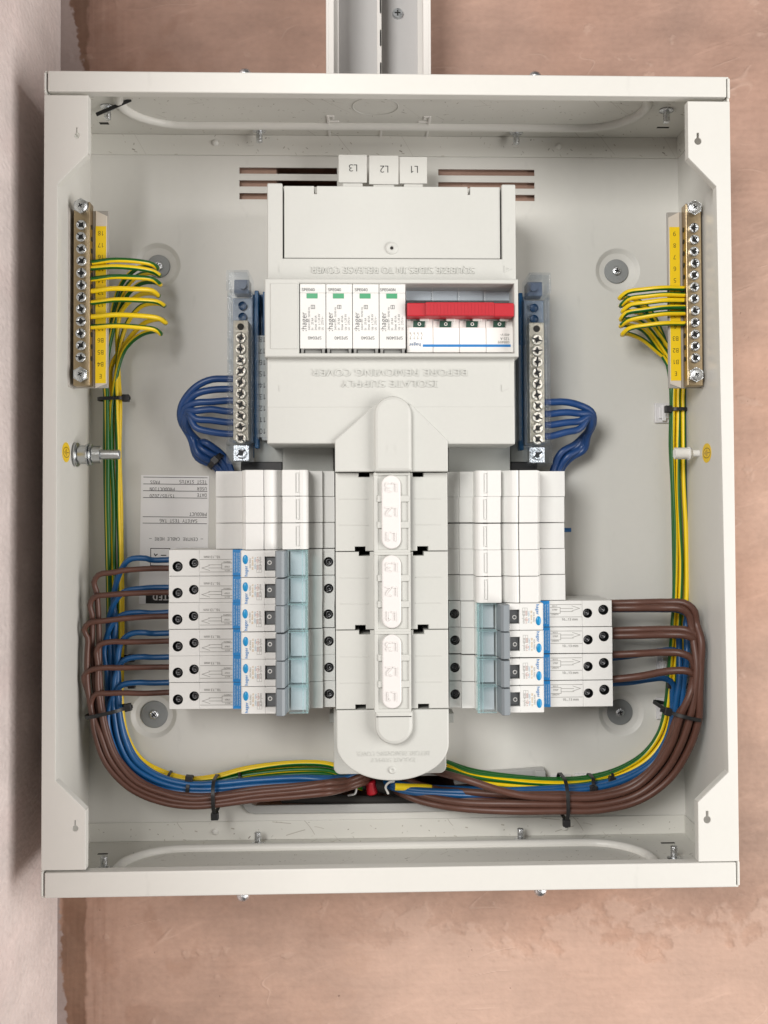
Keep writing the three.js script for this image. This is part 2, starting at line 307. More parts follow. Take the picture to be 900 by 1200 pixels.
{
  for (const d of [-1, 1]) part('side_wall', box(d * W2, d * (W2 - 1.3), -H2 + 0.5, H2 - 0.5, 0.5, ZF - 1.6), M.paint, box1);
  for (const d of [1, -1]) {                           // top and bottom end plates with the flange lapped on the back panel
    const yb = d * (H2 - 1.3), yf = d > 0 ? 247.2 : -248.9;
    const e = part('end_plate', [box(-W2 + 0.6, W2 - 0.6, d * H2, yb, 0.4, ZF - 1), box(-W2 + 1.6, W2 - 1.6, yf, yb, 2.1, 3.4, 0.5),
      box(-W2 + 1.4, -W2 + 2.3, yf, yb, 2.1, ZF - 5), box(W2 - 1.4, W2 - 2.3, yf, yb, 2.1, ZF - 5)], M.paintWorn, box1);
    // pressed lip of the gland plate: a long oval
    const cx = -2.7, hw = 180.7 - cx, R = 40, zc = 66, yy = d * (H2 - 2.0), pts = [];
    for (let k = 0; k <= 14; k++) { const a = PI / 2 + (PI * k) / 14; pts.push([cx - hw + R + R * Math.cos(a), yy, zc + R * Math.sin(a)]); }
    for (let k = 0; k <= 14; k++) { const a = -PI / 2 + (PI * k) / 14; pts.push([cx + hw - R + R * Math.cos(a), yy, zc + R * Math.sin(a)]); }
    const lip = new THREE.CurvePath(); const vs = pts.map(V); vs.push(vs[0]);
    for (let k = 0; k < vs.length - 1; k++) lip.add(new THREE.LineCurve3(vs[k], vs[k + 1]));
    part('gland_plate_lip', new THREE.TubeGeometry(lip, 240, 3.4, 10, true).translate(0, -yy, 0).scale(1, 1.1, 1).translate(0, yy, 0), M.paint, e);
    if (d > 0) part('knockout', ring(0, 0, 0, [[15.6, 0], [15.8, 0.25], [16.2, 0.25], [16.4, 0]], 48).rotateX(PI / 2).translate(-9.2, d * (H2 - 1.5), 62), M.paint, e);
    // rim with its folded end laps
    const ri = d > 0 ? 250.4 : -248;
    part('rim', box(-W2 + 2.2, W2 - 2.2, ri, d * H2, ZF - 9, ZF, 0.9), M.paint, box1);
    for (const q of [-1, 1]) part('rim_end', box(q * (W2 + 0.4), q * (W2 - 1.4), ri - d * 0.6, d * (H2 - 0.8), ZF - 10, ZF - 0.4, 0.8), M.paint, box1);
  }
  // front flanges, wide at both ends, each with two keyholes
  const sides = [
    { d: -1, o: -W2, top: 248.2, bot: -246.6, wt: -194.9, yt1: 210.6, yt2: 190.6, n: -214.2, nb: -214.2, yb2: -190.5, yb1: -209.3, wb: -195.2, keys: [[-202, 222.5, 114], [-201.6, -219.9, 114]] },
    { d: 1, o: W2, top: 247.6, bot: -247.5, wt: 195.1, yt1: 210.2, yt2: 191.4, n: 213.4, nb: 216.6, yb2: -190.5, yb1: -209.4, wb: 196.5, keys: [[201.6, 221.8, 114], [202.4, -220.1, 114]] },
  ];
  for (const f of sides) {
    const pts = [[f.o, f.top], [f.wt, f.top], [f.wt, f.yt1], [f.n, f.yt2], [f.nb, f.yb2], [f.wb, f.yb1], [f.wb, f.bot], [f.o, f.bot]];
    const s = poly(pts);
    for (const [x, y] of f.keys) { const h = new THREE.Path(); h.moveTo(x - 0.8, y + 1.5); h.lineTo(x - 0.8, y + 5); h.lineTo(x + 0.8, y + 5); h.lineTo(x + 0.8, y + 1.5); h.absarc(x, y - 0.6, 2.3, 1.1, -4.2, true); h.closePath(); s.holes.push(h); }
    const fl = part('front_flange', extr(s, ZF - 1.9, ZF - 0.5, 0.35), M.paint, box1);
    const inner = pts.slice(1, 7), lip = [];
    for (let k = 0; k < inner.length - 1; k++) { const [a, b] = [inner[k], inner[k + 1]], L = Math.hypot(b[0] - a[0], b[1] - a[1]), an = Math.atan2(b[1] - a[1], b[0] - a[0]); lip.push(box(0, L, -0.5, 0.5, -6, 0).rotateZ(an).translate(a[0] - f.d * -0.5, a[1], ZF - 1.6)); }
    part('flange_lip', lip, M.paint, fl);
  }
  // small screws, stubs and slots of the end plates
  const at = (px) => px;
  const tops = [[-94.8, 14], [96.4, 14], [-196, 58], [196.6, 60]];
  for (const [x, z] of tops) part('end_screw', endScrew(x, H2 - 1.3, z, -1), M.steel, box1);
  const bots = [[-96.4, 16], [95.5, 16], [195.7, 62], [-195.1, 66]];
  for (const [x, z] of bots) part('end_screw', endScrew(x, -H2 + 1.3, z, 1), M.steel, box1);
  for (const [x, y] of [[-97, 275.1, 90], [98.5, 275.2, 90], [-98.6, -273.1, 90], [97.7, -274.1, 90]]) { const d = Math.sign(y); part('rim_screw', [ring(0, 0, 0, [[0, 12.4], [2, 12.2], [3.6, 11], [4.4, 9], [4.4, 6.4], [2.6, 6.2], [2.6, 0]], 20), cyl(0, 0, 3, 6, 5, 5, 20)].map((g) => g.rotateX(-d * PI / 2).translate(x, d * H2, 90)), M.steel, box1); }
  for (const [x, y] of [[-128.9, 256.4, 4], [130.2, 255.6, 4], [-128.9, -256.2, 4], [130.5, -256.8, 4]]) part('rivet', ring(x, y, 3.2, [[0, 2], [1.6, 1.8], [2.4, 0.9], [2.6, 0]], 18), M.paint, box1);
  for (const g of [box(-207 - 2.5, -207 + 4, H2 - 1.25, H2 - 1.5, 23, 27), box(203.4 - 4, 203.4 + 5, H2 - 1.25, H2 - 1.5, 24, 26.5), box(194.8 + 2, 194.8 + 12, -H2 + 1.25, -H2 + 1.5, 24, 26.5), box(-204.9 - 3, -204.9 + 4, -H2 + 1.25, -H2 + 1.5, 30, 32.5), box(-183.3, -183.3 + 3, -H2 + 1.25, -H2 + 1.5, 30, 33)]) part('slot', g, M.dark, box1);
  // rubber strip round the cable entry
  const o = roundRect(-109.1, 118.3, -243.6, -213.7, 10); o.holes.push(roundRect(-105.3, 114.4, -237.3, -217.1, 7, THREE.Path));
  part('cable_entry_edging', extr(o, 2.05, 4.6, 0.6), mat([0.40, 0.40, 0.39], 0.6, 0, { map: rep(grime, 1.5) }), box1);
}

// ---------------------------------------------------------------- shared fittings
// terminal screw looking at the front: rim with a hollow middle, and the dark cuts of its cross
function termScrew(r) { return [ring(0, 0, 0, [[0, 0.35], [r * 0.34, 0.35], [r * 0.52, 1.25], [r * 0.82, 1.3], [r * 0.96, 0.95], [r, 0.4], [r, -1.5]], 22)]; }
function screwSlots(r, turn) { return [box(-r * 0.9, r * 0.9, -r * 0.13, r * 0.13, 0.3, 1.38), box(-r * 0.13, r * 0.13, -r * 0.62, r * 0.62, 0.3, 1.34), cyl(0, 0, 0.3, 0.5, r * 0.36, r * 0.36, 14)].map((g) => g.rotateZ(turn)); }
function screwOn(r, turn, x, y, z, m, parent) { const tilt = (g) => g.rotateX(rnd(-0.001, 0.001)).translate(x, y, z), s = part('terminal_screw', termScrew(r).map(tilt), m, parent); part('screw_recess', screwSlots(r, turn).map((g) => g.translate(x, y, z)), M.cross, s); }
const moved = (list, x, y, z) => list.map((g) => g.clone().translate(x, y, z));

// ---------------------------------------------------------------- grey plastic pan under the devices
{
  const p = thing('busbar_pan', 'pale grey plastic carrier tray under the covers and breakers', 'busbar tray', [0, 0, 2]);
  part('tray', box(-76.9, -40.1, 6.3, 37.8, 2.2, 30, 1), M.greyBase, p);
  part('tray', box(42.7, 88, 5.9, 37.5, 2.2, 30, 1), M.greyBase, p);
  part('foot', box(-98.2, -77.1, 13.6, 41.7, 2.2, 20, 1), M.greyBase, p);
  part('foot', box(89.4, 104.6, 13.1, 41.4, 2.2, 20, 1), M.greyBase, p);
  part('lower_tray', extr(roundRect(-40.6, 40.2, -208.6, -143.5, 5), 2.2, 32, 1), M.cover, p);
  part('rail', [box(-120, -36, -155, 8, 2.2, 9), box(36, 120, -155, 8, 2.2, 9), box(-44, -40.3, -174, -167.2, 2.2, 20, 0.5), box(41.8, 46.8, -174.9, -168.1, 2.2, 20, 0.5)], M.greyBase, p);
  for (const g of [box(-107.6, -77.4, 4.2, 15.9, 2.2, 24, 0.8), box(88.8, 108.9, 3.5, 15.4, 2.2, 24, 0.8)]) part('black_spacer', g, M.black, p);
}

// ---------------------------------------------------------------- incomer cover
const XL = -83.4, XR = 86.4;
{
  const c = thing('incomer_cover', 'large cream plastic cover over the incoming supply with raised warning lettering', 'cover', [0, 110, 8]);
  const yT = 203.3, yP = 201.8, yF = 136.9, yB = 83.6, yE = 25.2;
  const pl = -73, pr = 76.8, yDoor = 152.2;
  // upper part: two posts, the band with lettering, and a hinged door between the posts
  part('upper_shell', [box(XL, pl, yF - 4, yT, 10, 78, 1), box(pr, XR, yF - 4, yT, 10, 78, 1), extr(poly([[pl - 1, yF - 4], [pr + 1, yF - 4], [pr + 1, yDoor - 0.6], [pl - 1, yDoor - 0.6]]), 60, 77.9, 0.3)], M.cover, c);
  const door = poly([[pl + 1, yDoor], [pr - 1, yDoor], [pr - 1, yP], [55.3, yP], [55.3, yP - 5.4], [53.5, yP - 5.4], [53.5, yP], [-49.8, yP], [-49.8, yP - 5.4], [-51.6, yP - 5.4], [-51.6, yP], [pl + 1, yP]]);
  const dp = part('door_panel', extr(door, 62, 76.6, 0.45), M.cover, c);
  const [kx, ky] = [1.3, 159.2, 77];
  part('knob', [ring(kx, ky, 76.5, [[1.1, 0.3], [1.3, 1.3], [2.6, 1.3], [4.2, 0.9], [4.5, 0]], 28)], M.cover, dp);
  part('knob_hole', cyl(kx, ky, 76.5, 76.9, 1.2, 1.2, 14), M.dark, dp);
  part('raised_lettering', letters('SQUEEZE SIDES IN TO RELEASE COVER', 2.1, 144.1, 77.6, 4.2, 1.1, PI, fontThin, 57.8 - -53.4), M.cover, c);
  const tri = poly([[0, 0], [5.4, 2.3], [0, 4.6]]); tri.holes.push(new THREE.Path([[1, 1.3], [1, 3.3], [3.4, 2.3]].map(([x, y]) => new THREE.Vector2(x, y))));
  const [tx, ty] = [78.3, 142.5, 78];
  part('raised_arrow', extr(tri, 77.8, 78.4).translate(tx, ty, 0), M.cover, c);
  part('raised_mark', box(-75.6, -75.1, 142.1, 146.7, 77.5, 78.3), M.cover, c);
  // frame round the device window
  const fx0 = -84.5, fx1 = 86.6, fy0 = 83.3, fy1 = 136.2;
  const wx0 = -61.4, wx1 = 83.7, wy0 = 85.9, wy1 = 133;
  const fr = poly([[fx0, fy0], [fx1, fy0], [fx1, fy1], [fx0, fy1]]); fr.holes.push(rectPath(wx0, wx1, wy0, wy1));
  part('window_frame', extr(fr, 40, 86, 0.9), M.cover, c);
  part('blank_plate', box(-80.5, -62.2, 88.5, 132.8, 85.4, 86.5, 0.4), M.cover, c);
  // lower part, stepping down to the tongue
  const lx0 = -83.6, lx1 = 84.8;
  part('lower_shell', [extr(poly([[lx0, yE + 0.4], [lx1, yE - 0.4], [lx1, fy0 + 2], [lx0, fy0 + 2]]), 12, 78, 0.9), box(lx0 + 0.4, lx1 - 0.4, 50.2, fy0 + 2, 77.8, 78.25, 0.2)], M.cover, c);
  part('raised_lettering', [letters('ISOLATE SUPPLY', -0.6, 65.9, 78, 4.4, 1.1, PI, fontThin, 31.7 - -33.3), letters('BEFORE REMOVING COVER', -0.3, 73.5, 78, 4.4, 1.1, PI, fontThin, 52.7 - -52.4)], M.cover, c);
  const tri2 = poly([[0, 0], [5, 2.4], [0, 4.8]]);
  const [t2x, t2y] = [75.9, 60.6, 78];
  part('raised_arrow', extr(tri2, 78, 78.7).translate(t2x, t2y, 0), M.cover, c);
  part('raised_mark', box(-75.5, -74.9, 61.3, 65.3, 78, 78.6), M.cover, c);
  const tw = 38.7, tl = -37.8, ty0 = 6.3;
  const shoulder = poly([[tl, ty0], [tw, ty0], [tw, 27.3], [14.1, 51.7], [-10.2, 51.7], [tl, 27.5]]);
  part('shoulder', extr(shoulder, 20, 80.4, 0.7), M.cover, c);
  const sx0 = -11, sx1 = 14, sr = (sx1 - sx0) / 2, sp = new THREE.Shape();
  sp.moveTo(sx0, ty0 - 0.2); sp.lineTo(sx1, ty0 - 0.2); sp.lineTo(sx1, 43.6); sp.absarc((sx0 + sx1) / 2, 56.9 - sr, sr, 0, PI); sp.closePath();
  part('spine', extr(sp, 60, 86, 2.2, 24), M.cover, c);
}

// ---------------------------------------------------------------- surge protectors and main switch in the window
const spdX = [-61.1, -43.5, -25.6, -7.6, 10.4];
for (let i = 0; i < 4; i++) {
  const x0 = spdX[i] + 0.15, x1 = spdX[i + 1] - 0.15, y1 = 135.1, y0 = 89.1, xc = (x0 + x1) / 2, w = x1 - x0;
  const t = thing('surge_protector', ['white surge protector marked SPE040, next to the plain blank plate', 'white surge protector marked SPE040, second from the blank plate', 'white surge protector marked SPE040, third from the blank plate', 'white surge protector marked SPE040N, beside the red main switch'][i], 'surge protector', [xc, (y0 + y1) / 2, 30], 'surge protectors in the cover window');
  const ym = 127;
  part('housing', [box(x0, x1, ym - 0.15, y1, 30, 84, 0.5), box(x0 + 0.3, x1 - 0.3, y0 - 3.5, ym, 30, 76)], M.module, t);
  part('cartridge', box(x0, x1, y0, ym - 0.1, 60, 84.4, 0.6), M.module, t);
  const wx = xc - 0.4, win = part('status_window', box(wx - 3.7, wx + 3.7, ym - 4.0, ym - 0.6, 84.2, 84.7, 0.2), M.green, t);
  part('foot_clip', [box(x0 + 0.6, x0 + 2.6, y0 - 3.2, y0 + 0.3, 70, 83, 0.4), box(x1 - 2.6, x1 - 0.6, y0 - 3.2, y0 + 0.3, 70, 83, 0.4), box(x0 + 3, x1 - 3, y0 - 2.8, y0 + 0.2, 70, 80.5, 0.4)], mat([0.25, 0.25, 0.24], 0.5), t);
  decal('printed_text', w - 0.6, y1 - y0 - 0.8, 22, (g, W, H) => {
    const n = i === 3 ? 'SPE040N' : 'SPE040';
    write(g, n, W * 0.32, 5.2, 2.7, { color: '#4a4a4c' });
    write(g, n, W * 0.58, H - 6.3, 2.8, { color: '#4a4a4c', turn: PI });
    write(g, ':hager', W * 0.16, H * 0.61, 4.6, { color: '#3c3c40', turn: -PI / 2, bold: false });
    ['240/415V~ 50/60 Hz', 'In    20 kA', 'Imax  40 kA', 'Up  ≤ 1,35 kV', 'Uc   275 V~'].forEach((s, k) => write(g, s, W * (0.33 + 0.135 * k), H * 0.735, k ? 1.9 : 1.75, { color: '#5a5a5c', turn: -PI / 2, align: 'left' }));
    g.strokeStyle = '#666'; g.lineWidth = 0.3; for (const dx of [0, 1.2]) g.strokeRect(W * 0.44 + dx, H * 0.36, 1.1, 2.4);
  }, [xc, (y0 + y1) / 2, 84.55], 0, t);
}
{
  const x0 = 11.2, x1 = 84.5, y1 = 133.7, y0 = 87.5;
  const t = thing('main_switch', 'four pole white main switch with a wide red handle', 'switch', [(x0 + x1) / 2, (y0 + y1) / 2, 30], undefined);
  const xs = [x0, 29.2, 47.3, 65.5, x1], yG = 109.1, yB = 104.7;
  for (let i = 0; i < 4; i++) part('pole', [box(xs[i] + 0.12, xs[i + 1] - 0.12, y0, yB, 30, 78, 0.4), box(xs[i] + 0.12, xs[i + 1] - 0.12, yB, 113.2, 30, 76, 0.3)], M.white, t);
  part('upper_face', [0, 1, 2, 3].map((i) => box(xs[i] + 0.15, xs[i + 1] - 0.15, 126.3, 135.9, 30, 62, 0.3)), mat([0.74, 0.80, 0.83], 0.3), t);
  part('black_stud', [1, 2, 3, 4].map((i) => box(xs[i] - 1.6 - (i > 3 ? 1 : 0), xs[i] + 1.2 - (i > 3 ? 1 : 0), 133.4, 136.7, 60, 66, 0.4)), M.black, t);
  part('clear_shield', [0, 1, 2, 3].map((i) => box(xs[i] + 0.4, xs[i + 1] - 0.4, 123.3, 133.6, 72.6, 73.4, 0.3)), M.clear, t);
  // red handle: a long bar with a thicker middle
  const hx0 = 11.1, hx1 = 83.4, hy0 = 110.4, hy1 = 119.6;
  const hd = part('handle', [box(hx0, hx1, hy0, hy1, 76, 88, 0.9), box(23.5, 69.9, hy0 + 0.2, 119.8, 76, 89.4, 0.7)], M.red, t);
  part('grip_rib', Array.from({ length: 20 }, (_, k) => { const x = 24.7 + (68.8 - 24.7) * k / 19; return box(x - 0.35, x + 0.35, hy0 + 1, hy1 - 0.4, 89.1, 89.6, 0.15); }), M.red, hd);
  for (let i = 0; i < 4; i++) {
    const xc = xs[i] + (xs[i + 1] - xs[i]) * 0.5, a = xs[i];
    const yk = 110.5;
    part('toggle_slot', [box(xc - 5.6, xc - 0.6, yk - 1.1, yk + 1.1, 75.8, 76.4), box(a + 1, a + 4, yk - 1.2, yk + 1.2, 75.8, 76.4)], mat([0.36, 0.36, 0.35], 0.5), t);
    part('toggle_arm', box(xc - 0.2, xc + 6.2, yk - 1.6, yk + 1.7, 75.5, 78.6, 0.6), M.white, t);
    const gw = part('position_flag', extr(poly([[xc - 4.6, yB + 0.1], [xc + 3.2, yB + 0.1], [xc + 3.8, yG], [xc - 4.4, yG]]), 75.6, 78.1, 0.2), M.darkGreen, t);
    part('flag_mark', ring(xc - 0.3, (yB + yG) / 2, 78.05, [[0.75, 0.12], [1.15, 0.12], [1.15, 0]], 20), M.white, gw);
  }
  decal('printed_text', x1 - x0, yB - y0, 16, (g, W, H) => {
    g.fillStyle = '#0f76bd'; g.fillRect(W * 0.15, H * 0.68, W * 0.82, 1.7);
    write(g, 'hager', W * 0.078, H * 0.72, 2.9, { color: '#35608c', turn: PI, bold: true });
    g.strokeStyle = '#8a8078'; g.lineWidth = 0.22; for (let k = 0; k < 4; k++) { const x = 2.6 + k * 2.5; g.beginPath(); g.moveTo(x, 4.2); g.lineTo(x + 0.8, 5.8); g.moveTo(x, 6); g.lineTo(x, 8.6); g.moveTo(x - 0.6, 7.6); g.lineTo(x + 0.6, 7.6); g.stroke(); g.beginPath(); g.arc(x, 4, 0.4, 0, 7); g.stroke(); }
    write(g, 'SBR499', W * 0.96, H * 0.57, 2.4, { color: '#55504c', turn: PI, align: 'left' });
    write(g, '125 A', W * 0.96, H * 0.43, 2.5, { color: '#55504c', turn: PI, align: 'left' });
    write(g, '400 V~', W * 0.96, H * 0.28, 2.2, { color: '#6a6560', turn: PI, align: 'left' });
  }, [(x0 + x1) / 2, (yB + y0) / 2, 78.12], 0, t);
}

// ---------------------------------------------------------------- phase labels above the cover
[['L3', -35.9, -15.3, 217.4, 237.9, 'first white label tag above the cover, marked L3'], ['L2', -13.7, 7.6, 216.3, 237.5, 'white label tag above the cover between L3 and L1, marked L2'], ['L1', 8.5, 28.4, 217, 236.7, 'white label tag above the cover next to the right slots, marked L1']].forEach(([s, x0, x1, y0, y1, label]) => {
  const t = thing('phase_label', label, 'label', [(x0 + x1) / 2, (y0 + y1) / 2, 4], 'phase labels above the cover');
  part('tag_plate', [box(x0, x1, y0, y1, 32.6, 34, 0.4), box(x0 + 3, x1 - 3, y0 - 10, y0 + 6, 4, 32.8, 0.5)], M.tagWhite, t);
  decal('printed_text', x1 - x0 - 2, y1 - y0 - 2, 16, (g, W, H) => write(g, s, W * 0.5, H * 0.5, 7, { color: '#1c1c1c', sx: 0.95 }), [(x0 + x1) / 2 + 0.4, (y0 + y1) / 2, 34.12], PI, t);
});

// ---------------------------------------------------------------- busbar covers down the middle
const secY = [6, -47.9, -101.3, -155.2];
const CX0 = -37.8, CX1 = 38.9;
for (let i = 0; i < 3; i++) {
  const y1 = secY[i] - 0.25, y0 = secY[i + 1] + 0.25, h = y1 - y0;
  const t = thing('busbar_cover', `cream busbar cover section marked L1 L2 L3, ${['topmost, just below the rounded spine', 'middle one of three', 'lowest, above the rounded end cap'][i]}`, 'cover', [0, (y0 + y1) / 2, 8], 'busbar cover sections');
  const nx = (a) => a;
  const l0 = -24.6, l1 = -19.9, l2 = -14.4, r0 = 15, r1 = 20.8, r2 = 25.5;
  const s = poly([[CX0, y0], [l0, y0], [l0, y0 + 3], [l2 - 3, y0 + 3], [l2 - 3, y0], [r0 + 3, y0], [r0 + 3, y0 + 3], [r2, y0 + 3], [r2, y0], [CX1, y0], [CX1, y1], [r1 + 1.6, y1], [r1 + 1.6, y1 - 2.8], [r0, y1 - 2.8], [r0, y1], [l2, y1], [l2, y1 - 2.8], [l1 - 2, y1 - 2.8], [l1 - 2, y1], [CX0, y1]]);
  part('cover_plate', extr(s, 20, 72, 0.5), M.cover, t);
  const lines = [];
  for (const k of [1, 2]) { const y = y1 - (h * k) / 3; lines.push(box(-35, -15.3, y - 0.35, y + 0.35, 71.8, 72.3, 0.2), box(16.7, 34.5, y - 0.35, y + 0.35, 71.8, 72.3, 0.2)); }
  part('division_rib', lines, M.cover, t);
  const sx0 = -11.9, sx1 = 13.2, px0 = -6.4, px1 = 6.6, pc = (px0 + px1) / 2, pr = (px1 - px0) / 2;
  const spn = part('spine', [box(sx0, sx1, y0 + 0.1, y1 - 0.1, 60, 78, 1.4), box(sx0 + 0.2, sx1 - 0.2, y1 - 2.2, y1, 60, 79.4, 0.6), box(sx0 + 0.2, sx1 - 0.2, y0 - 1.2, y0 + 1.2, 60, 79, 0.6), box(sx0, sx0 + 3.2, y0, y1, 60, 79, 0.9), box(sx1 - 2, sx1, y0, y1, 60, 79, 0.8)], M.cover, t);
  for (const k of [1, 2]) for (const [a, b] of [[sx0 + 2.6, px0 + 0.8], [px1 - 0.8, sx1 - 1]]) part('clip', box(a, b, y1 - (h * k) / 3 - 2.2, y1 - (h * k) / 3 + 2.2, 77.5, 79.8, 0.5), M.cover, spn);
  const pill = part('label_strip', extr(roundRect(px0, px1, y0 + 1.6, y1 - 2, pr - 0.05), 77.5, 81, 0.9, 20), M.pill, t);
  ['L3', 'L2', 'L1'].forEach((s2, k) => part('raised_lettering', letters(s2, pc, y1 - 2 - (h - 3.6) * (0.165 + 0.335 * k), 80.8, 6.2, 1.0, PI, fontThin), M.pill, pill));
}
{
  const t = thing('busbar_end_cap', 'cream rounded end cap closing the bottom of the busbar covers', 'cover', [0, -180, 8]);
  const x0 = -37.6, x1 = 39, y1 = secY[3] - 0.3, ym = -178.8, yb = -203.6, s = new THREE.Shape();
  s.moveTo(x0, y1); s.lineTo(x0, ym); s.absellipse((x0 + x1) / 2, ym, (x1 - x0) / 2, ym - yb, PI, 2 * PI, false); s.lineTo(x1, y1); s.closePath();
  part('cap', extr(s, 22, 72, 1, 40), M.cover, t);
  const a = -11.4, b = 14.2, r = (b - a) / 2, n = new THREE.Shape();
  n.moveTo(a, y1 + 0.2); n.lineTo(b, y1 + 0.2); n.lineTo(b, -177.7 + r); n.absarc((a + b) / 2, -177.7 + r, r, 0, -PI, true); n.closePath();
  part('spine', [extr(n, 60, 80, 2.4, 24)], M.cover, t);
  part('seam', box(a + 1, b - 1, -158.8 - 0.3, -158.8 + 0.3, 79.6, 80.08), M.dark, t);
  part('raised_lettering', [letters('BEFORE REMOVING COVER', 1.1, -185.2, 71.9, 3, 0.4, PI, fontThin, 25.5 - -23.8), letters('ISOLATE SUPPLY', 1.1, -189.5, 71.9, 2.8, 0.4, PI, fontThin, 30)], M.cover, t);
  const [kx, ky] = [0.2, -196.4, 72];
  part('boss', ring(kx, ky, 72, [[0, 0.2], [0.9, 0.2], [1.2, 1], [2, 1], [2.4, 0.2], [2.8, 0.1]], 24), M.cover, t);
}

// ---------------------------------------------------------------- breakers and blanks
const PITCH = 18.5, NOSE0 = 52.1, NOSE1 = 97.8, LEN = 115.4, OUT = 154.6;
function prof(pts, half, bevel) { return extr(poly(pts), -half, half, bevel).rotateX(PI / 2).scale(1, 1, 1); }   // x, z outline pushed along y
function lineArt(g, side) {
  g.strokeStyle = '#77736e'; g.lineWidth = 0.22; g.fillStyle = '#6a6662';
  g.beginPath(); g.moveTo(0.4, 4.4); g.lineTo(7.8, 4.4); g.lineTo(7.8, 8.6); g.lineTo(0.4, 8.6); g.moveTo(7.8, 5.2); g.lineTo(17, 5.2); g.moveTo(7.8, 7.4); g.lineTo(17, 7.4); g.moveTo(16, 3.4); g.lineTo(21.6, 5.2); g.lineTo(16, 7.0); g.moveTo(0.4, 11.2); g.lineTo(23, 11.2); g.moveTo(0.4, 2.4); g.lineTo(23, 2.4); g.stroke();
}
function makeBreaker() {
  const hp = PITCH / 2 - 0.12;
  const t = thing('circuit_breaker', '', 'circuit breaker', [0, 0, 0]);
  // body under the nose, print field, bus end
  part('body', [prof([[0, 6], [LEN, 6], [LEN, 40], [107, 40], [107, 50], [NOSE0, 50], [NOSE0, 49.9], [21.2, 49.9], [21.2, 43.5], [0, 43.5]], hp, 0.25)], M.module, t);
  const term = poly([[0, -hp], [21.1, -hp], [21.1, hp], [0, hp]]); term.holes.push(circlePath(6, -2.5, 3.55), circlePath(17.3, -0.2, 3.3));
  part('terminal_face', extr(term, 43, 50.2, 0.3), M.module, t);
  const bus = poly([[107.1, -hp], [LEN, -hp], [LEN, hp], [107.1, hp]]); bus.holes.push(circlePath(111.2, 0, 3.4));
  part('bus_face', extr(bus, 40, 46.4), M.module, t);
  for (const [x, y, z, r, a] of [[6, -2.5, 50.2, 3.5, 0.4], [17.3, -0.2, 50.2, 3.25, 1.1], [111.2, 0, 46.4, 3.35, 0.2]]) {
    const h = part('terminal_hole', [cyl(x, y, z - 7, z - 0.15, r, r, 22, true), cyl(x, y, z - 7.4, z - 6.6, r, r, 22)], M.black, t);  // black sleeve in the light plastic: shade of the hole put in as colour
    part('terminal_screw', moved(termScrew(2.5), x + 0.2, y - 0.2, z - 4.4), M.screwDark, h);
  }
  part('nose', [prof([[NOSE0, 40], [NOSE0, 69.2], [NOSE0 + 0.8, 70], [68.5, 70], [68.5, 64], [84.2, 64], [84.2, 58], [NOSE1, 58], [NOSE1, 40]], hp, 0.25), box(68.5, 77.6, -hp, -hp + 4.4, 62, 70.2, 0.5), box(68.5, 77.6, hp - 4.4, hp, 62, 70.2, 0.5)], M.module, t);
  part('toggle_window', box(69.2, 76, -4.6, 4.6, 64, 67.2, 0.5), M.toggleGrey, t);
  part('toggle_mark', ring(71.6, 0.6, 67.2, [[0.9, 0.15], [1.5, 0.15], [1.5, 0]], 20).scale(1, 1, 1), M.white, t);
  part('toggle_stop', [box(75, 77.2, -hp + 0.6, -hp + 3, 69.6, 70.6, 0.2), box(75, 77.2, hp - 3, hp - 0.6, 69.6, 70.6, 0.2)], M.module, t);
  part('handle', [prof([[76.6, 62], [76.2, 77], [77.2, 80.4], [80.8, 81], [82.6, 79.8], [84, 62]], hp - 0.15, 0.5)], M.handle, t);
  // clear hinged label holder
  const cl = part('label_holder', [box(84.6, NOSE1, -hp, hp, 69.2, 70), box(84.6, 96, -hp, -hp + 0.7, 58.2, 69), box(84.6, 96, hp - 0.7, hp, 58.2, 69)], M.clearCyan, t);
  part('holder_edge', [box(96.2, NOSE1, -hp, hp, 58.2, 70.1, 0.3), box(93.9, 94.5, -hp, hp, 69.4, 70.35), box(84.6, NOSE1, -hp, -hp + 0.6, 69.3, 70.15), box(84.6, NOSE1, hp - 0.6, hp, 69.3, 70.15)], M.edgeCyan, cl);
  part('label_card', box(85.5, 95.8, -hp + 1, hp - 1, 60, 62), mat([0.62, 0.635, 0.65], 0.6), t);
  part('bus_step', box(97.9, 106.8, -hp - 0.02 + 0.02, hp, 50, 50.35), M.module, t);
  return t;
}
const prints = { left: null, right: null };
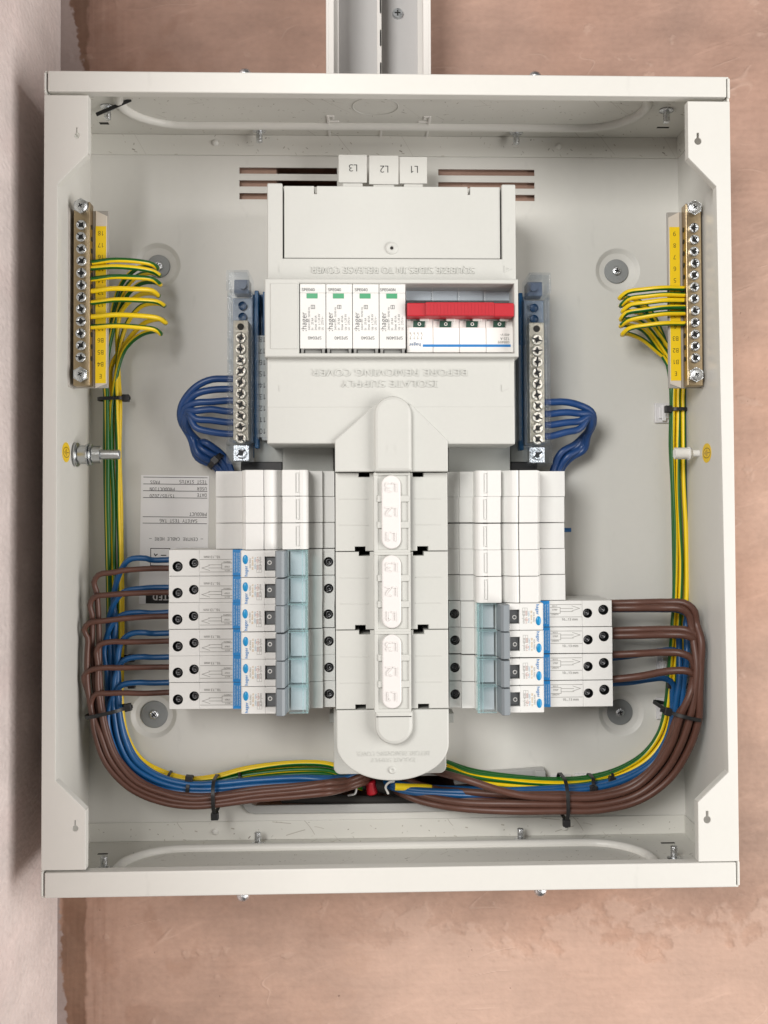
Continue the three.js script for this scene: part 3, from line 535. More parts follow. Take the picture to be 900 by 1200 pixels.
function printBreaker(t, blue) {
  const k = 18;
  decal('printed_text', 23, PITCH - 0.8, k, (g, W, H) => {
    lineArt(g); write(g, '10...13 mm', 14.5, 13.2, 2.3, { color: '#5c5853', turn: 0 });
    write(g, 'MULTI', 3.9, 3.4, 1.25, { color: '#77736e' }); write(g, 'STRIP', 4.0, 6.6, 1.5, { color: '#77736e' });
    write(g, 'LENGTH', 4, 9.9, 1.4, { color: '#77736e' });
  }, [33, 0, 50.12], PI, t);
  const s = part('blue_strip', box(44.4, 51.9, -PITCH / 2 + 0.13, PITCH / 2 - 0.13, 49.8, 50.4), mat(blue, 0.4), t);
  decal('strip_text', 7, PITCH - 0.4, 18, (g, W, H) => { for (let j = 0; j < 4; j++) write(g, ['RCBO TEST QUARTERLY BY PRESSING', 'DO NOT MEGGER TEST AT MORE', 'THAN 500V DISCONNECT LOAD', 'TEST REGULARLY PRESS BUTTON'][j], 1.0 + j * 1.7, H / 2, 1.25, { color: '#d7ecfa', turn: PI / 2, sx: 0.78 }); }, [48.15, 0, 50.5], PI, s);
  decal('rating_label', 15, PITCH - 0.6, 18, (g, W, H) => {
    write(g, 'hager', W - 1.9, H * 0.22, 2.7, { color: '#1f74b4', turn: PI / 2 , bold: true });
    const cols = ['#8d8a86', '#c9a25a', '#8fb4cc', '#c08a80', '#8a8784'];
    ['ADA 906U', 'B6  30mA  In', '240V~ 50Hz', '6000  Type A', 'BS EN 61009'].forEach((s2, j) => write(g, s2, W - 5.6 - j * 1.75, H * 0.52, 1.55, { color: cols[j], turn: PI / 2 }));
    g.strokeStyle = '#a9a6a2'; g.lineWidth = 0.18; g.strokeRect(2.2, 3, 3.2, 5); g.beginPath(); g.moveTo(3.8, 3); g.lineTo(3.8, 8); g.moveTo(1.6, 10); g.lineTo(5.2, 12); g.stroke();
    g.fillStyle = '#d8b0a6'; g.fillRect(5.4, 10.5, 0.6, 1.4);
  }, [61.0, 0, 70.12], PI, t);
  part('test_button', ball(55.4, 2.9, 69.9, 2.9, 0.66, 1.12, 0.3), mat([0.008, 0.24, 0.50], 0.3), t);
}
const bLeft = makeBreaker(); printBreaker(bLeft, [0.012, 0.22, 0.56]);
const rowL = (i) => -46.7 - PITCH * (i + 0.5);
for (let i = 0; i < 6; i++) {
  const at = [-OUT, rowL(i), 0], label = `white circuit breaker in the left row of six, ${['topmost, below the blanks', 'second from the top', 'third from the top', 'fourth from the top', 'fifth from the top', 'lowest of that row'][i]}`;
  if (!i) { bLeft.position.set(at[0] * U, at[1] * U, at[2] * U); tag(bLeft, label, 'circuit breaker', 'circuit breakers left of the busbar covers'); } else copyOf(bLeft, [at[0] + rnd(-0.25, 0.25), at[1] + rnd(-0.08, 0.08), rnd(-0.3, 0.3)], rnd(-0.0025, 0.0025), label);
}
const PR = 18.75, rowR = (i) => -84 - PR * (i + 0.5);
for (let i = 0; i < 4; i++) copyOf(bLeft, [OUT + 2.2 + rnd(-0.25, 0.25), rowR(i), rnd(-0.3, 0.3)], PI + rnd(-0.0025, 0.0025), `white circuit breaker in the right row of four, ${['topmost, below the blanks', 'second from the top', 'third from the top', 'lowest of that row'][i]}`, 'circuit breakers right of the busbar covers');
// blank modules
function makeBlank() {
  const hp = 18.35 / 2 - 0.2, a = 32.6, t = thing('blank_module', '', 'blank module', [0, 0, 0]);
  part('body', prof([[a, 6], [LEN, 6], [LEN, 46], [107.2, 46], [107, 50], [a, 50]], hp, 0.35), M.module, t);
  part('nose', prof([[NOSE0, 44], [NOSE0, 61], [NOSE0 + 1, 62.4], [54.5, 63], [54.8, 69.4], [55.6, 70], [67.4, 70], [67.7, 69.6], [67.7, 44]], hp, 0.35), M.module, t);
  const r = []; for (let k = 0; k <= 8; k++) { const q = k / 8; r.push([68.1 + 12 * q, 70.6 - 1.4 * Math.pow(1 - q, 4) - 9.6 * q * q]); }
  part('curved_face', prof([[68.1, 44], ...r, [80.1, 44]], hp, 0.3), M.module, t);
  part('flat_face', [prof([[80.3, 44], [80.3, 69.4], [80.7, 70], [89.6, 70], [89.6, 44]], hp, 0.3), box(89.4, 92.5, -hp + 1, hp - 1, 50, 69.15), box(89.4, 92.5, -hp + 0.1, -hp + 2, 50, 69.8, 0.2), box(89.4, 92.5, hp - 2, hp - 0.1, 50, 69.8, 0.2)], M.module, t);
  const e = []; for (let k = 0; k <= 6; k++) { const q = (k / 6) * PI / 2; e.push([NOSE1 - 4 + 4 * Math.sin(q), 66 + 4 * Math.cos(q)]); }
  part('edge_rail', prof([[92.3, 44], [92.3, 69.7], [92.6, 70], ...e, [NOSE1, 44]], hp, 0.3), M.module, t);
  part('slot_pin', box(90.35, 91.65, -hp + 2.5, hp - 2.5, 66, 70, 0.25), M.module, t);
  return t;
}
const blank = makeBlank();
for (let i = 0; i < 3; i++) {
  const at = [-OUT, 8.3 - 18.35 * (i + 0.5), 0], label = `plain cream blank module left of the busbar covers, ${['topmost of three', 'middle of three', 'lowest of three, just above the breakers'][i]}`;
  if (!i) { blank.position.set(at[0] * U, at[1] * U, 0); tag(blank, label, 'blank module', 'blank modules left of the busbar covers'); } else copyOf(blank, [at[0] + rnd(-0.3, 0.3), at[1], rnd(-0.3, 0.3)], rnd(-0.003, 0.003), label);
}
for (let i = 0; i < 5; i++) copyOf(blank, [OUT + 1.6 + rnd(-0.3, 0.3), 7.6 - 18.32 * (i + 0.5), rnd(-0.3, 0.3)], PI + rnd(-0.003, 0.003), `plain cream blank module right of the busbar covers, ${['topmost of five', 'second of five from the top', 'middle one of five', 'fourth of five from the top', 'lowest of five, just above the breakers'][i]}`, 'blank modules right of the busbar covers');

// ---------------------------------------------------------------- neutral bars in clear shrouds
function neutralBar(side, x0, x1, yt, yb, label) {
  // x0 is the outer edge; d points towards the cover
  const d = side, t = thing('neutral_bar', label, 'terminal bar', [(x0 + x1) / 2, (yt + yb) / 2, 3], 'neutral bars beside the cover');
  const w = Math.abs(x1 - x0), X = (k) => x0 + d * k;
  part('blue_carrier', [box(X(w - 4), X(w + 9), yb + 6, yt - 9, 3, 14, 0.6), box(X(w - 1), X(w + 2), yb + 12, yt - 9.4, 14, 30, 0.6), box(X(w + 4.5), X(w + 8.5), yb + 70, yt - 9, 14, 24, 0.6)], M.bluePlastic, t);
  part('bar_bed', box(X(1.8), X(16.4), yb + 15.6, yt - 15.6, 3, 33, 0.6), mat([0.20, 0.24, 0.30], 0.35), t);
  part('number_strip', box(X(w + 4), X(w + 9.5), yb + 18, yt - 47, 14.2, 26), M.white, t);
  // plated bar with a screw to each way, two blind holes and an empty way at the top
  const bx = X(9.2), n = 10, ys = (k) => yt - 46.6 - 7.9 * k;
  part('terminal_bar', box(bx - 5.4, bx + 5.4, yb + 16.5, yt - 34, 33, 46, 0.6), M.brass, t);
  part('empty_way', [cyl(bx, yt - 38.6, 45.9, 46.4, 2.4, 2.4, 18)], M.dark, t);
  for (let k = 0; k < n; k++) screwOn(3.95, rnd(0, 3), bx + rnd(-0.2, 0.2), ys(k), 46.8 + rnd(-0.5, 0.3), M.brassScrew, t);
  for (const y of [yt - 21.5, yt - 29.6]) part('blue_plug', ring(bx, y, 33, [[0, 1.2], [2.4, 1.2], [2.8, 2.4], [3.1, 2.4], [3.1, 0]], 20), mat([0.004, 0.045, 0.12], 0.4), t);
  // clear shroud: side plates, front bars and ribs, end boxes
  const ribs = []; for (let k = 0; k < 8; k++) { const y = yt - 18 - k * 15.2; ribs.push(box(X(0.7), X(3.2), y - 0.45, y + 0.45, 36, 52.6, 0.2), box(X(15.2), X(17.8), y - 0.45, y + 0.45, 36, 52.6, 0.2)); }
  const fp = roundRect(Math.min(X(3.2), X(15.2)), Math.max(X(3.2), X(15.2)), yb + 16, yt - 15.4, 0.6); for (let k = 0; k < n; k++) fp.holes.push(circlePath(bx, ys(k), 3.2)); for (const y of [yt - 21.5, yt - 29.6, yt - 38.6]) fp.holes.push(circlePath(bx, y, 3.2));
  const sh = part('clear_shroud', [extr(fp, 50.6, 51.6, 0.3, 10), box(X(0.4), X(1.5), yb + 15.6, yt - 15.2, 26, 52, 0.4), box(X(17.3), X(18.4), yb + 15.6, yt - 15.2, 26, 52, 0.4), box(X(1.4), X(3.4), yb + 15.6, yt - 15.2, 50.8, 52, 0.5), box(X(15.0), X(17.4), yb + 15.6, yt - 15.2, 50.8, 52, 0.5)], M.clear, t);
  part('shroud_rib', ribs, M.clear, sh);
  part('shroud_rail', [box(X(20.4), X(21.2), yb + 18, yt - 30, 20, 46, 0.3), box(X(23), X(23.8), yb + 18, yt - 30, 18, 40, 0.3)], M.clear, sh);
  for (const [ya, yc, s] of [[yt - 15, yt, 1], [yb, yb + 15.4, 0]]) {
    const o = roundRect(X(d > 0 ? 0 : 16), X(d > 0 ? 16 : 0), ya, yc, 1.2); o.holes.push(roundRect(X(d > 0 ? 1.3 : 14.7), X(d > 0 ? 14.7 : 1.3), ya + 1.3, yc - 1.3, 0.8, THREE.Path));
    const e = part('clear_end_box', [extr(o, 22, 54.6, 0.4), box(X(1.4), X(14.6), ya + 1.4, yc - 1.4, 51.6, 52.4, 0.2)], M.clear, t);
    if (s) part('end_screw_hole', [cyl(bx + d * 0.6, (ya + yc) / 2, 34, 38, 2.4, 2.4, 18), box(X(3), X(14), ya + 2.4, yc - 2.4, 20, 34, 0.5)], mat([0.10, 0.13, 0.19], 0.5), e);
    else { part('clamp', box(bx - 5.6, bx + 5.6, ya + 2, yc - 2, 34, 44, 0.6), M.steel, e); part('clamp_screw', moved(termScrew(3.9), bx, (ya + yc) / 2, 45.2), M.steel, e); part('screw_recess', moved(screwSlots(3.9, 0.6), bx, (ya + yc) / 2, 45.2), M.cross, e); }
  }
  return { t, X, w, ys };
}
const nL = neutralBar(1, -114.2, -96, 149.1, 13.4, 'brass neutral bar in a clear shroud at the left of the cover');
const nR = neutralBar(-1, 114.6, 97, 147.9, 11.6, 'brass neutral bar in a clear shroud at the right of the cover');
{
  const x = -91.5, y1 = 107.5, y0 = 33.7;
  decal('printed_numbers', 8.5, y1 - y0, 14, (g, W, H) => { g.fillStyle = '#f1efe8'; g.fillRect(0, 0, W, H); for (let k = 0; k < 9; k++) write(g, String(10 + k), W * 0.5, H * (0.055 + 0.113 * k), 5.2, { color: '#222', sx: 0.85 }); }, [x, (y0 + y1) / 2, 26.4], PI, nL.t, { opaque: true });
}

// ---------------------------------------------------------------- earth bars
const earthBars = [];
function earthBar(side, label, px) {
  const t = thing('earth_bar', label, 'terminal bar', [px.bx, px.ym, 40], 'earth bars on the side walls'), d = side;     // d: towards the middle of the board
  part('bracket', [box(px.bx - d * 9, px.bx + d * 16, px.y0, px.y1 - 3, 50, 52, 0.5), box(d > 0 ? -W2 + 1.4 : W2 - 1.4, px.bx, px.y0 + 20, px.y0 + 32, 44, 50.1), box(d > 0 ? -W2 + 1.4 : W2 - 1.4, px.bx, px.y1 - 34, px.y1 - 22, 44, 50.1)], mat([0.36, 0.34, 0.31], 0.5), t);
  part('side_shield', box(px.bx - d * 9.4, px.bx - d * 8.2, px.y0, px.y1 - 3, 46, 62, 0.4), mat([0.50, 0.47, 0.43], 0.5), t);
  part('brass_bar', box(px.bx - 5.6, px.bx + 5.6, px.y0 + 0.5, px.y1 + 0.5, 52, 62, 0.7), M.brassOld, t);
  part('wire_hole', px.screws.map((y) => cyl(0, 0, 0, 0.5, 1.8, 1.8, 12).rotateY(PI / 2 * d).translate(px.bx + d * 5.5, y, 57)), M.dark, t);
  for (const y of px.screws) screwOn(3.5, rnd(0, 3), px.bx + rnd(-0.25, 0.25), y, 63 + rnd(-0.3, 0.3), M.steel, t);
  for (const y of [px.y0 + 8, px.y1 - 3.2]) {
    const b = part('end_bolt', [cyl(px.bx, y, 62, 65, 5.4, 5.4, 6), ring(px.bx, y, 65, [[0, 1.2], [2.6, 1.2], [4, 0.6], [4.4, 0]], 24)], M.steel, t);
    part('bolt_recess', crossHead(px.bx, y, 64.75, 2.6, 1.5, 0.5)[1], M.cross, b);
  }
  const lx = px.bx + d * 11.2, s = new THREE.Shape(), h = 3.9;
  s.moveTo(lx - h, px.y0 + (d < 0 ? 3 : 0)); s.lineTo(lx + h, px.y0 + (d > 0 ? 3 : 0)); s.lineTo(lx + h, px.y1 - (d > 0 ? 7 : 3)); s.lineTo(lx - h, px.y1 - (d < 0 ? 7 : 3)); s.closePath();
  const ls = part('label_strip', extr(s, 52, 53, 0.2), mat([0.66, 0.60, 0.52], 0.5), t);
  const ya = px.ya, yb = px.yb;
  decal('printed_numbers', 7.3, ya - yb, 14, (g, W, H) => {
    g.fillStyle = '#f4cf06'; g.fillRect(0, 0, W, H);
    px.text.forEach((w, k) => write(g, w, W * 0.5, H * (0.045 + 0.91 * k / (px.text.length - 1)), 4.3, { color: '#23210c', sx: 0.92 }));
  }, [lx - d * 0.2, (ya + yb) / 2, 53.15], PI, ls, { opaque: true });
}
const scrY = (y0, y1) => Array.from({ length: 12 }, (_, k) => y0 + (y1 - y0) * k / 11);
earthBar(1, 'brass earth terminal bar with yellow number strip on the shaded left wall', { bx: -212.5, ym: 126.9, y0: 66.3, y1: 193.9, screws: scrY(177.9, 86.1), ya: 179.8, yb: 69.6, text: ['E', 'B4', 'B5', 'B6', '10', '11', '12', '13', '14', '15', '16', '17', '18'] });
earthBar(-1, 'brass earth terminal bar with yellow number strip on the bright right wall', { bx: 214.4, ym: 127.9, y0: 66, y1: 194.9, screws: scrY(177.7, 85.9), ya: 181, yb: 71.3, text: ['E', 'B1', 'B2', 'B3', '4', '3', '2', '1', '5', '6', '7', '8', '9'] });

// ---------------------------------------------------------------- earth studs, stickers, test label
{
  const t = thing('earth_stud', 'zinc plated threaded stud with nuts and washers on the left wall', 'stud', [-W2 + 1.5, 0, 60]);
  const [x0, y0, zz] = [-215.2, 20.2, 58], o = (pts, seg) => ring(0, 0, 0, pts, seg).rotateY(PI / 2).translate(-W2 + 1.5, y0, 45);
  const th = [[0, 0]]; for (let k = 0; k <= 24; k++) th.push([k % 2 ? 3.6 : 3.1, 16 + k * 0.65]); th.push([0, 32]);
  part('threaded_rod', o([[0, 0], [3.2, 0], [3.2, 16], ...th.slice(1)], 20), M.zinc, t);
  part('nut', [cyl(0, 0, 3, 9, 6.6, 6.6, 6).rotateY(PI / 2).translate(-W2 + 1.5, y0, 45), cyl(0, 0, 12.6, 18.4, 6.2, 6.2, 6).rotateY(PI / 2).translate(-W2 + 1.5, y0, 45)], M.zinc, t);
  part('washer', [o([[3.3, 9.2], [8, 9.2], [8, 10.4], [3.3, 10.4]], 32), o([[3.3, 11], [7.4, 11], [7.4, 12.2], [3.3, 12.2]], 32), o([[3.3, 0.6], [8.4, 0.6], [8.4, 2.6], [3.3, 2.6]], 32)], M.zinc, t);
}
{
  const [x, y] = [213.3, 20, 58];
  solo('plastic_nut', [cyl(0, 0, 1, 11, 4.2, 4.2, 6).rotateY(-PI / 2).translate(W2 - 8, y, 45), cyl(0, 0, 0, 9, 2.4, 2.4, 18).rotateY(-PI / 2).translate(W2 - 1.4, y, 45)].concat(ring(0, 0, 0, [[0, 0], [4.6, 0], [4.6, 1.6], [0, 1.6]], 28).rotateY(-PI / 2).translate(W2 - 7.5, y, 45)), M.white, 'white plastic nut on a stud beside the yellow sticker of the right wall', 'nut');
}
function earthSticker(side, y, z, label) {
  const t = canvasTex(96, 160, (g, w, h) => { g.fillStyle = '#eac414'; g.fillRect(0, 0, w, h); g.translate(w / 2, h / 2); g.rotate(PI / 2 * side); g.strokeStyle = '#6d4a08'; g.lineWidth = 5; g.beginPath(); g.moveTo(0, -34); g.lineTo(0, -4); for (const [k, L] of [[-4, 26], [8, 17], [20, 8]]) { g.moveTo(-L, k); g.lineTo(L, k); } g.stroke(); g.beginPath(); g.arc(0, -2, 38, 0, 7); g.stroke(); });
  const m = new THREE.MeshStandardMaterial({ map: t, roughness: 0.45 });
  const g = new THREE.CylinderGeometry(1, 1, 0.25, 36); g.scale(6.8, 1, 9.5); g.rotateZ(PI / 2).translate(side * (W2 - 1.45), y, z);
  const c = clean(g), p = c.attributes.position, uv = c.attributes.uv; for (let i = 0; i < p.count; i++) uv.setXY(i, 0.5 + (p.getZ(i) - z) / 19, 0.5 + (p.getY(i) - y) / 14.5);
  solo('earth_sticker', c, m, label, 'sticker', 'earth stickers by the studs', true);
}
earthSticker(-1, 20.7, 66, 'yellow earth symbol sticker on the shaded left wall beside the stud');
earthSticker(1, 19.2, 63, 'yellow earth symbol sticker on the right wall beside the white nut');
{
  const t = thing('test_label', 'silver safety test label stuck on the back panel at the left', 'label', [-160.1, -40.6, 2]);
  const x0 = -184.6, x1 = -134.2, y1 = 7, y0 = -88.6, xc = (x0 + x1) / 2, yc = (y0 + y1) / 2;
  const foil = part('foil', box(x0, x1, y0, y1, 2.05, 2.25).translate(-xc, -yc, 0).rotateZ(-0.015).translate(xc, yc, 0), mat([0.80, 0.795, 0.80], 0.42, 0.1, { bumpMap: rep(peel, 4), bumpScale: 0.0001 }), t);
  const w = x1 - x0, h = y1 - y0, f = 'monospace';
  decal('printed_text', w, h, 18, (g, W, H) => {
    const Y = (py) => H * (708 - py) / 151, o = { color: '#1d1b1c', face: f };
    for (const py of [559.5, 567.5, 575.5, 583.5, 606, 613.5]) { g.fillStyle = '#2a2728'; g.fillRect(1.2, Y(py) - 0.15, W - 3, 0.4); }
    write(g, 'TEST STATUS', 1.6, Y(564), 3.4, { ...o, align: 'left', sx: 0.92 }); write(g, 'PASS', W * 0.72, Y(565), 3.4, { ...o, align: 'left', sx: 0.9 });
    write(g, 'USER', 1.6, Y(572), 3.4, { ...o, align: 'left', sx: 0.9 }); write(g, 'PRODUCTION', W * 0.5, Y(573), 3.4, { ...o, align: 'left', sx: 0.92 });
    write(g, 'DATE', 1.6, Y(579.5), 3.4, { ...o, align: 'left', sx: 0.9 }); write(g, '15/05/2020', W * 0.5, Y(581), 3.4, { ...o, align: 'left', sx: 0.92 });
    write(g, 'PRODUCT', 1.2, Y(602), 3.4, { ...o, align: 'left', sx: 0.92 }); write(g, 'SAFETY TEST TAG', W * 0.44, Y(610), 3.4, { ...o, sx: 0.92 });
    write(g, '— CENTRE CABLE HERE —', W * 0.47, Y(631.5), 3.3, { ...o, sx: 0.96 });
    g.strokeStyle = '#161415'; g.lineWidth = 0.5; g.strokeRect(W * 0.56, Y(663), W * 0.28, Y(643) - Y(663)); g.lineWidth = 0.7; g.beginPath(); g.moveTo(W * 0.61, Y(651)); g.lineTo(W * 0.69, Y(651)); g.moveTo(W * 0.74, Y(649.5)); g.lineTo(W * 0.77, Y(651.5)); g.lineTo(W * 0.79, Y(649)); g.stroke();
    write(g, 'PAT-TEST', W * 0.66, Y(690), 3.4, { ...o, sx: 0.9 });
    g.fillStyle = '#0d0c0d'; g.fillRect(W * 0.3, Y(707.5), W * 0.6, Y(694) - Y(707.5)); write(g, 'TESTED', W * 0.59, Y(700.5), 7, { color: '#d6d4d4', bold: true, sx: 0.9 });
  }, [xc, yc, 2.4], PI - 0.015, foil);
}

// ---------------------------------------------------------------- wires
function bundleLine(pts) { return pts.map(V); }
function along(line, u0, w0, squeeze, top = 1) {                         // a line beside a centre line: u across in the plane of the panel, w away from the panel
  return line.map((p, i) => { const q = (squeeze ? 1 - (1 - squeeze) * smooth(-205, -228, p.y) : 1) * (1 - (1 - top) * smooth(-172, -138, p.y)), u = u0 * q, w = w0 * (2 - q) + (squeeze ? 0.8 * (1 - q) * Math.sin(u0 * 3 + i) : 0), a = line[Math.max(0, i - 1)], b = line[Math.min(line.length - 1, i + 1)], tx = b.x - a.x, ty = b.y - a.y, L = Math.hypot(tx, ty) || 1; return new THREE.Vector3(p.x - (ty / L) * u, p.y + (tx / L) * u, p.z + w); });
}
const jit = (a) => rnd(-a, a);
function wire(name, pts, r, m, label, group, twist) {
  const curve = new THREE.CatmullRomCurve3(pts.map((p, k) => (p.isVector3 ? p.clone() : V(p)).add(k > 3 && k < pts.length - 2 ? new THREE.Vector3(jit(0.55), jit(0.55), jit(0.5)) : new THREE.Vector3())), false, 'centripetal'), L = curve.getLength(), seg = Math.max(40, Math.round(L / 3.2));
  const g = new THREE.TubeGeometry(curve, seg, r, 10, false);
  if (twist !== undefined) {                                   // the stripes keep their place round the wire, turning slowly along it
    const uv = g.attributes.uv, nn = g.attributes.normal, Z = new THREE.Vector3(0, 0, 1), n = new THREE.Vector3(), side = new THREE.Vector3(); let last = 0;
    for (let k = 0; k <= seg; k++) {
      n.fromBufferAttribute(nn, k * 11); side.crossVectors(curve.getTangentAt(k / seg), Z).normalize();
      let a = Math.atan2(n.dot(side), n.dot(Z)) / (2 * PI); if (k) a += Math.round(last - a); last = a;
      const q = new THREE.Vector3().fromBufferAttribute(nn, k * 11 + 1), dir = Math.sign(Math.sin(Math.atan2(q.dot(side), q.dot(Z)) - a * 2 * PI)) || 1, s = (k / seg) * L;
      for (let j = 0; j <= 10; j++) uv.setXY(k * 11 + j, s / 20, a + dir * j / 10 + twist + 0.05 * Math.sin(s / 48 + twist * 19) + 0.03 * Math.sin(s / 19 + twist * 7));
    }
  }
  else { const uv = g.attributes.uv; for (let i = 0; i < uv.count; i++) uv.setX(i, uv.getX(i) * L / 60); }
  const a = curve.getPoint(0), b = curve.getPoint(1), list = [g, ball(a.x, a.y, a.z, r * 0.98), ball(b.x, b.y, b.z, r * 0.98)];
  return solo(name, list, m, label, 'wire', group, true);
}
// left earth wires: out of the bar, round a tight loop, down behind the others
const gyL = bundleLine([[-204, 86.6, 12], [-203.3, 61.4, 12], [-203.2, 23.7, 12], [-202.5, -13.9, 12], [-201.8, -51.3, 12], [-201.3, -95.1, 11], [-202, -132.5, 10], [-201.3, -166.8, 10], [-196.3, -188.5, 10], [-186.4, -204.8, 10], [-169.7, -214.3, 10], [-148, -219.5, 10], [-127.4, -217.9, 10], [-104.4, -213.2, 10], [-70.1, -209.9, 10], [-46.3, -210.8, 10], [-33.2, -215.9, 8], [-24.5, -222.8, -2], [-20.1, -227.8, -14]]);
const gyLt = [[-206.5, 153.3, 57], [-206.5, 149.4, 57], [-206.5, 141.7, 57], [-206.5, 133.3, 57], [-206.4, 125.3, 57], [-206.4, 115.5, 57], [-206.4, 108.3, 57]];
const gyLe = [[-164.4, 156.5, 40], [-165, 150.4, 40], [-163.8, 144.3, 40], [-163.8, 136.4, 40], [-161.4, 128.4, 40], [-160.7, 118.1, 40], [-162.5, 108.3, 40]];
const slots7 = [[-4.8, -3], [0, -3.2], [4.8, -3], [-4.6, 0.6], [0.2, 0.6], [4.7, 0.8], [-2.2, 4]];
gyLt.forEach((a, i) => {
  const e = gyLe[i].map((v) => v + jit(1.3)), [u, w] = slots7[(i * 3) % 7], b = along(gyL, u + jit(0.4), w, 0.6);
  const pts = [[a[0] - 6, a[1], 57], a, [(a[0] * 2 + e[0]) / 3, (a[1] * 2 + e[1]) / 3 + 0.8, 57], [(a[0] + e[0] * 2) / 3, a[1] * 0.4 + e[1] * 0.6 + 0.6, 53], [e[0] - 3, e[1] - 0.5, 46], [e[0] + 0.5, e[1] - 2, 38], [e[0] - 5, e[1] + 1.5, 30], [e[0] - 18, e[1] + (i === 6 ? 0 : 1), 22], [e[0] - 31, e[1] - 11, 16]];
  for (const q of b) if (q.y < pts.at(-1)[1] - 12 || q.y < -165) pts.push(q.toArray());
  wire('earth_wire', pts, 1.75, M.earth, `green and yellow earth wire, ${ORD[i]} from the top on the left earth bar`, 'earth wires of the left bar', [-0.03, 0.54, -0.04, 0.30, 0.50, 0.26, 0.02][i]);
});
const gyR = bundleLine([[215.4, 79.9, 14], [215.8, 60.8, 14], [215.4, 28.9, 14], [215.7, -2.9, 14], [216.6, -34.7, 14], [217, -60, 14], [216.1, -85.3, 14], [213.8, -113.7, 14], [211.6, -142.1, 14], [208.8, -167.2, 14], [203.5, -187.3, 14], [191.2, -203.4, 14], [172, -214.5, 14], [149.8, -219.8, 14], [124.5, -221.4, 14], [89.8, -219.1, 14], [58.3, -214.9, 14], [39.8, -209.4, 10], [24.8, -209.3, -4], [18.9, -210.3, -14]]);
const gyRt = [[207.6, 136.2, 57], [207.6, 131.6, 57], [207.5, 127.7, 57], [207.5, 122.8, 57], [207.4, 118.6, 57], [207.4, 111.3, 57]];
const gyRe = [[167.3, 135.3, 40], [167.9, 129.7, 40], [168.4, 124.8, 40], [167.8, 118.6, 40], [168.3, 113.6, 40], [169.5, 108.7, 40]];
const slots6 = [[-4.3, -2.1], [0, -2.1], [4.3, -2.1], [-4.3, 2.1], [0, 2.1], [4.3, 2.1]];
gyRt.forEach((a, i) => {
  const e = gyRe[i].map((v) => v + jit(1.1)), [u, w] = slots6[(i * 5 + 1) % 6], b = along(gyR, u + jit(0.4), w, 0.6);
  const pts = [[a[0] + 6, a[1], 57], a, [(a[0] * 2 + e[0]) / 3, a[1] * 0.75 + e[1] * 0.25 + 0.8, 57], [(a[0] + e[0] * 2) / 3, a[1] * 0.4 + e[1] * 0.6 + 1, 53], [e[0] + 3.5, e[1] + 1.2, 47], [e[0], e[1] - 1.5, 39], [e[0] + 5, e[1] + 0.5, 31], [e[0] + 18, e[1] - 0.5 - (i === 5 ? 2 : 0), 24], [e[0] + 30, e[1] - 10, 18]];
  for (const q of b) if (q.y < pts.at(-1)[1] - 12 || q.y < -165) pts.push(q.toArray());
  wire('earth_wire', pts, 1.75, M.earth, `green and yellow earth wire, ${ORD[i]} from the top on the right earth bar`, 'earth wires of the right bar', [0.02, 0.52, 0.10, -0.02, 0.50, 0.04][i]);
});
// neutral wires
const nLy = [74.7, 67.4, 59.1, 51.3, 43.5, 35.3];
nLy.forEach((y, i) => {
  const x0 = -115.3, q = i / 5, out = -150.3 + 4.5 * q, yo = 49.6 - 5 * q, pts = [[x0 + 5, y, 36], [x0, y, 36], [x0 - 12, y + (i < 3 ? -0.6 - i * 0.2 : 1.5), 37], [x0 - 23, y - 6 * (1 - q) + 4.8 * q, 37], [out + 2.4, yo + 7 - 2 * q, 34], [out, yo - 4 + 1 * q, 29], [out + 6 + q * 2, yo - 16 + 2.5 * q, 23 - q * 4]];
  const t1 = [-136.6, 25, 20], t2 = [-124, 16.4, 17], t3 = [-118.8, 7.1, 14], s = (i - 2.5) * 1.5;
  pts.push([t1[0] + s * 0.8, t1[1] + s * 1.5, 20 + (i % 2) * 4], [t2[0] + s, t2[1] + s * 1.0, 17 + (i % 2) * 4], [t3[0] + s * 1.2, t3[1], 14 + (i % 2) * 4], [t3[0] + 6 + s, t3[1] - 22, 14 + (i % 2) * 3]);
  wire('neutral_wire', pts, 2.55, M.blueWire, `dark blue neutral wire, ${ORD[i]} from the top on the left neutral bar`, 'neutral wires of the left bar');
});
const nRy = [57.8, 49.3, 41.3, 33.2];
nRy.forEach((y, i) => {
  const x0 = 116.6, q = i / 3, out = 149.4 - 3 * q, yo = 45.4 - 3.5 * q, pts = [[x0 - 5, y, 36], [x0, y, 36], [x0 + 11, y + [0, 1, 1.6, 2.8][i], 37], [x0 + 21, y - 2.4 * (1 - q) + 5.2 * q, 37], [out - 2, yo + 5.5 - 1 * q, 34], [out, yo - 3, 29], [out - 4, yo - 11 + q * 2, 24 - q * 4]];
  const t1 = [141.3, 26.8, 20], t2 = [130.4, 20.1, 17], t3 = [125.1, 10.1, 14], s = (1.5 - i) * 2.2;
  pts.push([t1[0] + s, t1[1] - s * 0.6, 20], [t2[0] + s, t2[1] - s * 0.5, 17 + (i % 2) * 3], [t3[0] + s, t3[1], 14 + (i % 2) * 3], [t3[0] - 4 + s, t3[1] - 20, 13 + (i % 2) * 3]);
  wire('neutral_wire', pts, 2.6, M.blueWire, `dark blue neutral wire, ${ORD[i]} from the top on the right neutral bar`, 'neutral wires of the right bar');
});
